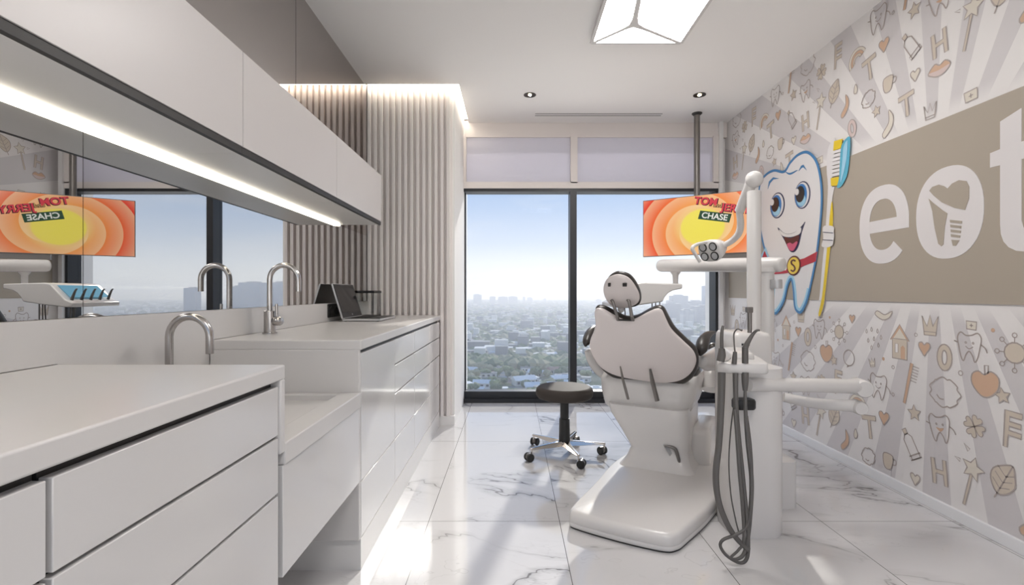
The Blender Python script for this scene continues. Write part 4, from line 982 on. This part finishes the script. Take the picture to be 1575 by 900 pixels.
# ================================================================== OUTSIDE: CITY BELOW
ZG = -60.0
def ground_mat():
    k = NT('city_ground')
    g = k.n('ShaderNodeNewGeometry'); 
    n1 = k.n('ShaderNodeTexNoise'); n1.inputs['Scale'].default_value = .012; n1.inputs['Detail'].default_value = 6; k.l(g.outputs['Position'], n1.inputs['Vector'])
    v = k.n('ShaderNodeTexVoronoi'); v.inputs['Scale'].default_value = .05; k.l(g.outputs['Position'], v.inputs['Vector'])
    sp = k.n('ShaderNodeSeparateXYZ'); k.l(v.outputs['Color'], sp.inputs[0])
    c = k.mix(k.sstep(n1.outputs['Fac'], .4, .62), (.10, .13, .06), (.32, .30, .26))
    c = k.mix(k.math('GREATER_THAN', sp.outputs[0], .78), c, (.62, .60, .56))
    c = k.mix(k.math('GREATER_THAN', sp.outputs[1], .88), c, (.28, .22, .18))
    b = k.n('ShaderNodeBsdfDiffuse'); k.l(c, b.inputs[0]); k.l(b.outputs[0], k.out.inputs[0]); return k.m
gnd = MB().face([(-1500, 120, ZG), (4600, 120, ZG), (4600, 4200, ZG), (-1500, 4200, ZG)]).build('city_ground', ground_mat(), smooth=False); struct(gnd)
def bldg_mat(name, wallc, glassc, sx, sz):
    k = NT(name); g = k.n('ShaderNodeNewGeometry'); sp = k.n('ShaderNodeSeparateXYZ'); k.l(g.outputs['Position'], sp.inputs[0])
    h = k.math('ADD', sp.outputs[0], sp.outputs[1])
    a = k.math('GREATER_THAN', k.math('FRACT', k.math('DIVIDE', h, sx)), .45); b = k.math('GREATER_THAN', k.math('FRACT', k.math('DIVIDE', sp.outputs[2], sz)), .4)
    c = k.mix(k.math('MULTIPLY', a, b), wallc, glassc)
    p = k.n('ShaderNodeBsdfPrincipled'); k.l(c, p.inputs['Base Color']); p.inputs['Roughness'].default_value = .6; k.l(p.outputs[0], k.out.inputs[0]); return k.m
BM = [bldg_mat('tower_stone', (.30, .29, .28), (.14, .16, .19), 3.4, 3.6), bldg_mat('tower_blue_glass', (.10, .17, .27), (.06, .11, .20), 2.4, 3.6), bldg_mat('tower_pale', (.55, .54, .52), (.25, .27, .30), 3.0, 60.0)]
def tower(x0, x1, ytop, D, mi, label, kind='plain'):
    a = (x0-CX)/F*D; b = (x1-CX)/F*D; zt_ = H-(ytop-CY)/F*D; w = b-a; dep = max(w*.8, 15)
    t = thing('tower', label, 'building', ((a+b)/2, D+dep/2, ZG), 'towers on the skyline')
    c = MB(); c.box((a, D, ZG), (b, D+dep, zt_))
    if kind == 'step': c.box((a-w*.25, D+2, ZG), (a, D+dep*.8, zt_-(zt_-ZG)*.18)); c.box((b, D+2, ZG), (b+w*.2, D+dep*.8, zt_-(zt_-ZG)*.3))
    if kind == 'fin':
        for q in range(7): c.box((a+w*(q/7), D-1.2, ZG), (a+w*(q/7+.07), D, zt_-1))
    c.build('facade', BM[mi], t, smooth=False)
    c = MB(); c.box((a+w*.2, D+dep*.2, zt_), (b-w*.3, D+dep*.7, zt_+3.0)); c.box((a-.4, D-.4, zt_-.1), (b+.4, D+dep+.4, zt_+.6)); c.build('roof_plant', BM[0], t, smooth=False)
for a in ((728, 740, 453.5, 2100, 0, 'narrow hazy tower, leftmost on the skyline in the left pane'), (753, 762, 456.5, 2300, 0, 'small hazy block second on the left-pane skyline'),
          (766, 781, 457, 2200, 0, 'left half of the broad hazy block pair in the left pane'), (782, 796, 456.5, 2250, 0, 'right half of the broad hazy block pair in the left pane'),
          (804, 808, 457, 2500, 0, 'thin hazy tower right of the broad block pair'), (811, 819, 458, 2500, 0, 'low hazy block nearest the mullion, left pane'),
          (836, 840, 459.5, 2700, 0, 'tiny far block just left of the mullion'), (917, 925, 461, 2200, 0, 'lone hazy tower left of the headrest'),
          (1024, 1048, 467.5, 930, 0, 'grey tower closest to the chair back in the right pane'), (1035, 1058.5, 455.5, 1060, 0, 'tall flat-topped grey tower below the tray end', 'step'),
          (1050.5, 1067.5, 477.5, 830, 2, 'pale ribbed tower in front of the grey ones', 'fin'), (1062, 1085, 464, 1080, 0, 'grey twin-block tower right of the ribbed one', 'step'),
          (1085, 1104, 440, 1000, 1, 'blue glass tower rising at the window edge'), (1072, 1108, 472, 880, 0, 'broad grey block in front of the blue glass tower'),
          (1273, 1291, 443.5, 1000, 1, 'rounded blue tower seen in the mirror left of the dark mullion'), (1174, 1207, 435, 1000, 1, 'large square blue block seen in the mirror right of the dark mullion'),
          (1207, 1217, 441, 1030, 1, 'slim blue block beside the large one in the mirror'), (1136, 1158, 435, 1000, 1, 'blue block seen in the mirror beside the slats')):
    tower(*a)
# trees: one crown mesh copied for the near ones
def crown(seed, sub):
    rnd = random.Random(seed); bm = bmesh.new()
    for i in range(5):
        c_ = Vector((rnd.uniform(-.5, .5), rnd.uniform(-.5, .5), rnd.uniform(.45, .8)))
        bmesh.ops.create_icosphere(bm, subdivisions=sub, radius=rnd.uniform(.45, .62), matrix=Matrix.Translation(c_) @ Matrix.Diagonal((1, 1, .75, 1)))
    for v in bm.verts: v.co += Vector((rnd.uniform(-1, 1), rnd.uniform(-1, 1), rnd.uniform(-1, 1)))*.06
    bmesh.ops.create_cone(bm, segments=6, radius1=.09, radius2=.07, depth=.6, matrix=Matrix.Translation((0, 0, .25)), cap_ends=True)
    return bm
def foliage(name, c): return mat(name, c, .9)
G1 = [foliage('foliage_dark', (.10, .14, .055)), foliage('foliage_mid', (.19, .225, .085)), foliage('foliage_olive', (.33, .30, .16))]
tm = []
for i in range(3):
    me = bpy.data.meshes.new('tree_crown'); bm = crown(i, 2); bm.to_mesh(me); bm.free(); me.materials.append(G1[i]); tm.append(me)
rt = random.Random(11)
for i in range(150):
    D = rt.uniform(272, 420); s = rt.uniform(-.105, .47) if rt.random() < .6 else rt.uniform(-.105, .14)
    o = bpy.data.objects.new('tree', tm[i % 3]); COL.objects.link(o); o.location = (s*D, D, ZG); k = rt.uniform(3.0, 5.6); o.scale = (k, k, k*rt.uniform(.9, 1.2)); o.rotation_euler.z = rt.uniform(0, 6)
    tag(o, 'round green tree crown far below the window, near the sill', 'tree', 'trees below the window')
vs, fs = [], []; bm0 = bmesh.new(); bmesh.ops.create_icosphere(bm0, subdivisions=1, radius=1); bv = [v.co.copy() for v in bm0.verts]; bf = [[v.index for v in f.verts] for f in bm0.faces]; bm0.free()
mi_ = []
for i in range(5600):
    D = 380+2600*rt.random()**1.7; q_ = rt.random(); s = rt.uniform(-.12, .46) if (q_ < .68 or (D < 900 and q_ < .85)) else (rt.uniform(.4, 1.0) if q_ < .85 else rt.uniform(-.7, -.1))
    k = rt.uniform(3.0, 6.5)*(1+D/2500); q = Vector((s*D, D, ZG+k*.55)); n0 = len(vs); m_ = rt.randrange(3)
    for v in bv: vs.append((q.x+v.x*k*1.2, q.y+v.y*k*1.2, q.z+v.z*k*.8))
    for f in bf: fs.append([n0+x for x in f]); mi_.append(m_)
me = bpy.data.meshes.new('distant_canopy'); me.from_pydata(vs, [], fs); me.polygons.foreach_set('material_index', mi_)
for m in G1: me.materials.append(m)
o = bpy.data.objects.new('distant_canopy', me); COL.objects.link(o); tag(o, 'hazy green tree canopy spread over the city to the horizon', 'trees'); o['kind'] = 'stuff'
# houses
RM = [mat('roof_white', (.80, .78, .74), .8), mat('roof_grey', (.30, .29, .28), .8), mat('roof_tile', (.36, .22, .15), .8)]; HW = mat('house_wall', (.75, .72, .66), .8)
hm = []
for i in range(4):
    bm = MB(); bm.box((-1, -.7, 0), (1, .7, .7)); 
    for q in range(4): bm.box((-.85+q*.48, -.71, .2), (-.62+q*.48, -.70, .5), mi=2)
    if i < 2: bm.box((-1.05, -.75, .7), (1.05, .75, .8), mi=1); bm.box((-.4, -.3, .8), (.1, .2, .95), mi=1)
    else: bm.prism([(-1.1, -.85, .68), (-1.1, .85, .68), (-1.1, 0, 1.15)], (2.2, 0, 0), mi=1)
    me = bpy.data.meshes.new('house_block'); bm.bm.to_mesh(me); bm.bm.free(); me.materials.append(HW); me.materials.append(RM[(0, 1, 2, 0)[i]]); me.materials.append(M_gap); hm.append(me)
for i in range(295):
    D = 295+650*rt.random()**1.5; s = rt.uniform(-.11, .46)
    o = bpy.data.objects.new('house', hm[i % 4]); COL.objects.link(o); o.location = (s*D, D, ZG); k = rt.uniform(3.0, 5.4); o.scale = (k*rt.uniform(.9, 1.9), k, k); o.rotation_euler.z = rt.uniform(-.5, .5)
    tag(o, 'pale low house among the trees far below the window', 'house', 'houses below the window')
vs, fs, mi_ = [], [], []
for i in range(7000):
    D = 430+2700*rt.random()**1.5; q_ = rt.random(); s = rt.uniform(-.12, .46) if q_ < .6 else (rt.uniform(.4, 1.0) if q_ < .82 else rt.uniform(-.7, -.1))
    w, d_, h_ = rt.uniform(3, 8.5), rt.uniform(3, 7), rt.uniform(4, 8)*(1 if rt.random() < .9 else 2.2); x, y = s*D, D; n0 = len(vs)
    vs += [(x-w, y-d_, ZG), (x+w, y-d_, ZG), (x+w, y+d_, ZG), (x-w, y+d_, ZG), (x-w, y-d_, ZG+h_), (x+w, y-d_, ZG+h_), (x+w, y+d_, ZG+h_), (x-w, y+d_, ZG+h_)]
    fs += [[n0+q for q in f] for f in ((0, 1, 5, 4), (1, 2, 6, 5), (2, 3, 7, 6), (3, 0, 4, 7), (4, 5, 6, 7))]; mi_ += [rt.randrange(2)]*5
me = bpy.data.meshes.new('distant_buildings'); me.from_pydata(vs, [], fs); me.polygons.foreach_set('material_index', mi_); me.materials.append(HW); me.materials.append(RM[1])
o = bpy.data.objects.new('distant_buildings', me); COL.objects.link(o); tag(o, 'scatter of low pale buildings fading into the haze', 'buildings'); o['kind'] = 'stuff'
# haze: a real scattering volume over the city
k = NT('haze'); v = k.n('ShaderNodeVolumeScatter'); v.inputs['Color'].default_value = (.86, .90, 1.0, 1); v.inputs['Density'].default_value = .00085; v.inputs['Anisotropy'].default_value = .5; k.l(v.outputs[0], k.out.inputs['Volume'])
hz = MB().box((-1600, 60, ZG-1), (4700, 4300, 22)).build('haze', k.m, smooth=False); tag(hz, 'pale morning haze lying over the city outside', 'haze'); hz['kind'] = 'stuff'

# ================================================================== LIGHT
w = bpy.data.worlds.new('sky'); S.world = w; w.use_nodes = True; nt = w.node_tree; nt.nodes.clear()
out = nt.nodes.new('ShaderNodeOutputWorld'); bg = nt.nodes.new('ShaderNodeBackground'); tcn = nt.nodes.new('ShaderNodeTexCoord'); sp = nt.nodes.new('ShaderNodeSeparateXYZ')
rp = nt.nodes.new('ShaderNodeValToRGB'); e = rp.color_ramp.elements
e[0].position = 0.0; e[0].color = (3.0, 2.9, 2.8, 1); e[1].position = .6; e[1].color = (.16, .33, .72, 1)  # first stop, below the horizon, raised as added upward fill for the room
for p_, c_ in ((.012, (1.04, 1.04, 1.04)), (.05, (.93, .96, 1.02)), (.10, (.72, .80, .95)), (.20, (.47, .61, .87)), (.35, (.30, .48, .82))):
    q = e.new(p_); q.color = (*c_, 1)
nz = nt.nodes.new('ShaderNodeTexNoise'); nz.inputs['Scale'].default_value = 3.5; nz.inputs['Detail'].default_value = 5
mp = nt.nodes.new('ShaderNodeMapping'); mp.inputs['Scale'].default_value = (1, 1, 6)
mr = nt.nodes.new('ShaderNodeMapRange'); mr.inputs[1].default_value = .52; mr.inputs[2].default_value = .75; mr.inputs[4].default_value = .35
mx = nt.nodes.new('ShaderNodeMix'); mx.data_type = 'RGBA'; mx.inputs[7].default_value = (.95, .95, .97, 1)
L = nt.links.new
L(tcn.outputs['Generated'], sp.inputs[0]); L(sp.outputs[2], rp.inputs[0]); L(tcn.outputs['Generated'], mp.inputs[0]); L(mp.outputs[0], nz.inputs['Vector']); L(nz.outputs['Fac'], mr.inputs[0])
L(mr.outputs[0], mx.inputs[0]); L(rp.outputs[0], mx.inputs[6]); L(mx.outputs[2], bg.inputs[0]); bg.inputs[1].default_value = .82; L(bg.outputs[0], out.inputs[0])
sd = bpy.data.lights.new('sun', 'SUN'); sd.energy = 2.7; sd.color = (1.0, .95, .88); sd.angle = math.radians(1.2)
so_b = bpy.data.objects.new('sun', sd); COL.objects.link(so_b)
dirv = Vector((.245, 1.0, .533)).normalized(); so_b.rotation_euler = dirv.to_track_quat('Z', 'Y').to_euler()

# ================================================================== CAMERA / RENDER
cd = bpy.data.cameras.new('camera'); cam = bpy.data.objects.new('camera', cd); COL.objects.link(cam)
cam.location = (0, 0, H); cam.rotation_euler = (PI/2, 0, 0); cd.sensor_width = 36; cd.lens = 36*F/1575; cd.clip_start = .05; cd.clip_end = 9000
S.camera = cam
S.view_settings.view_transform = 'Standard'
try: S.view_settings.look = 'None'
except Exception: pass
S.view_settings.gamma = 1; S.view_settings.use_curve_mapping = False; S.view_settings.exposure = 0.36
cy = S.cycles
cy.use_denoising = True; cy.max_bounces = 12; cy.diffuse_bounces = 6; cy.glossy_bounces = 6; cy.transparent_max_bounces = 16; cy.volume_bounces = 0
cy.caustics_reflective = False; cy.caustics_refractive = False; cy.sample_clamp_indirect = 8.0
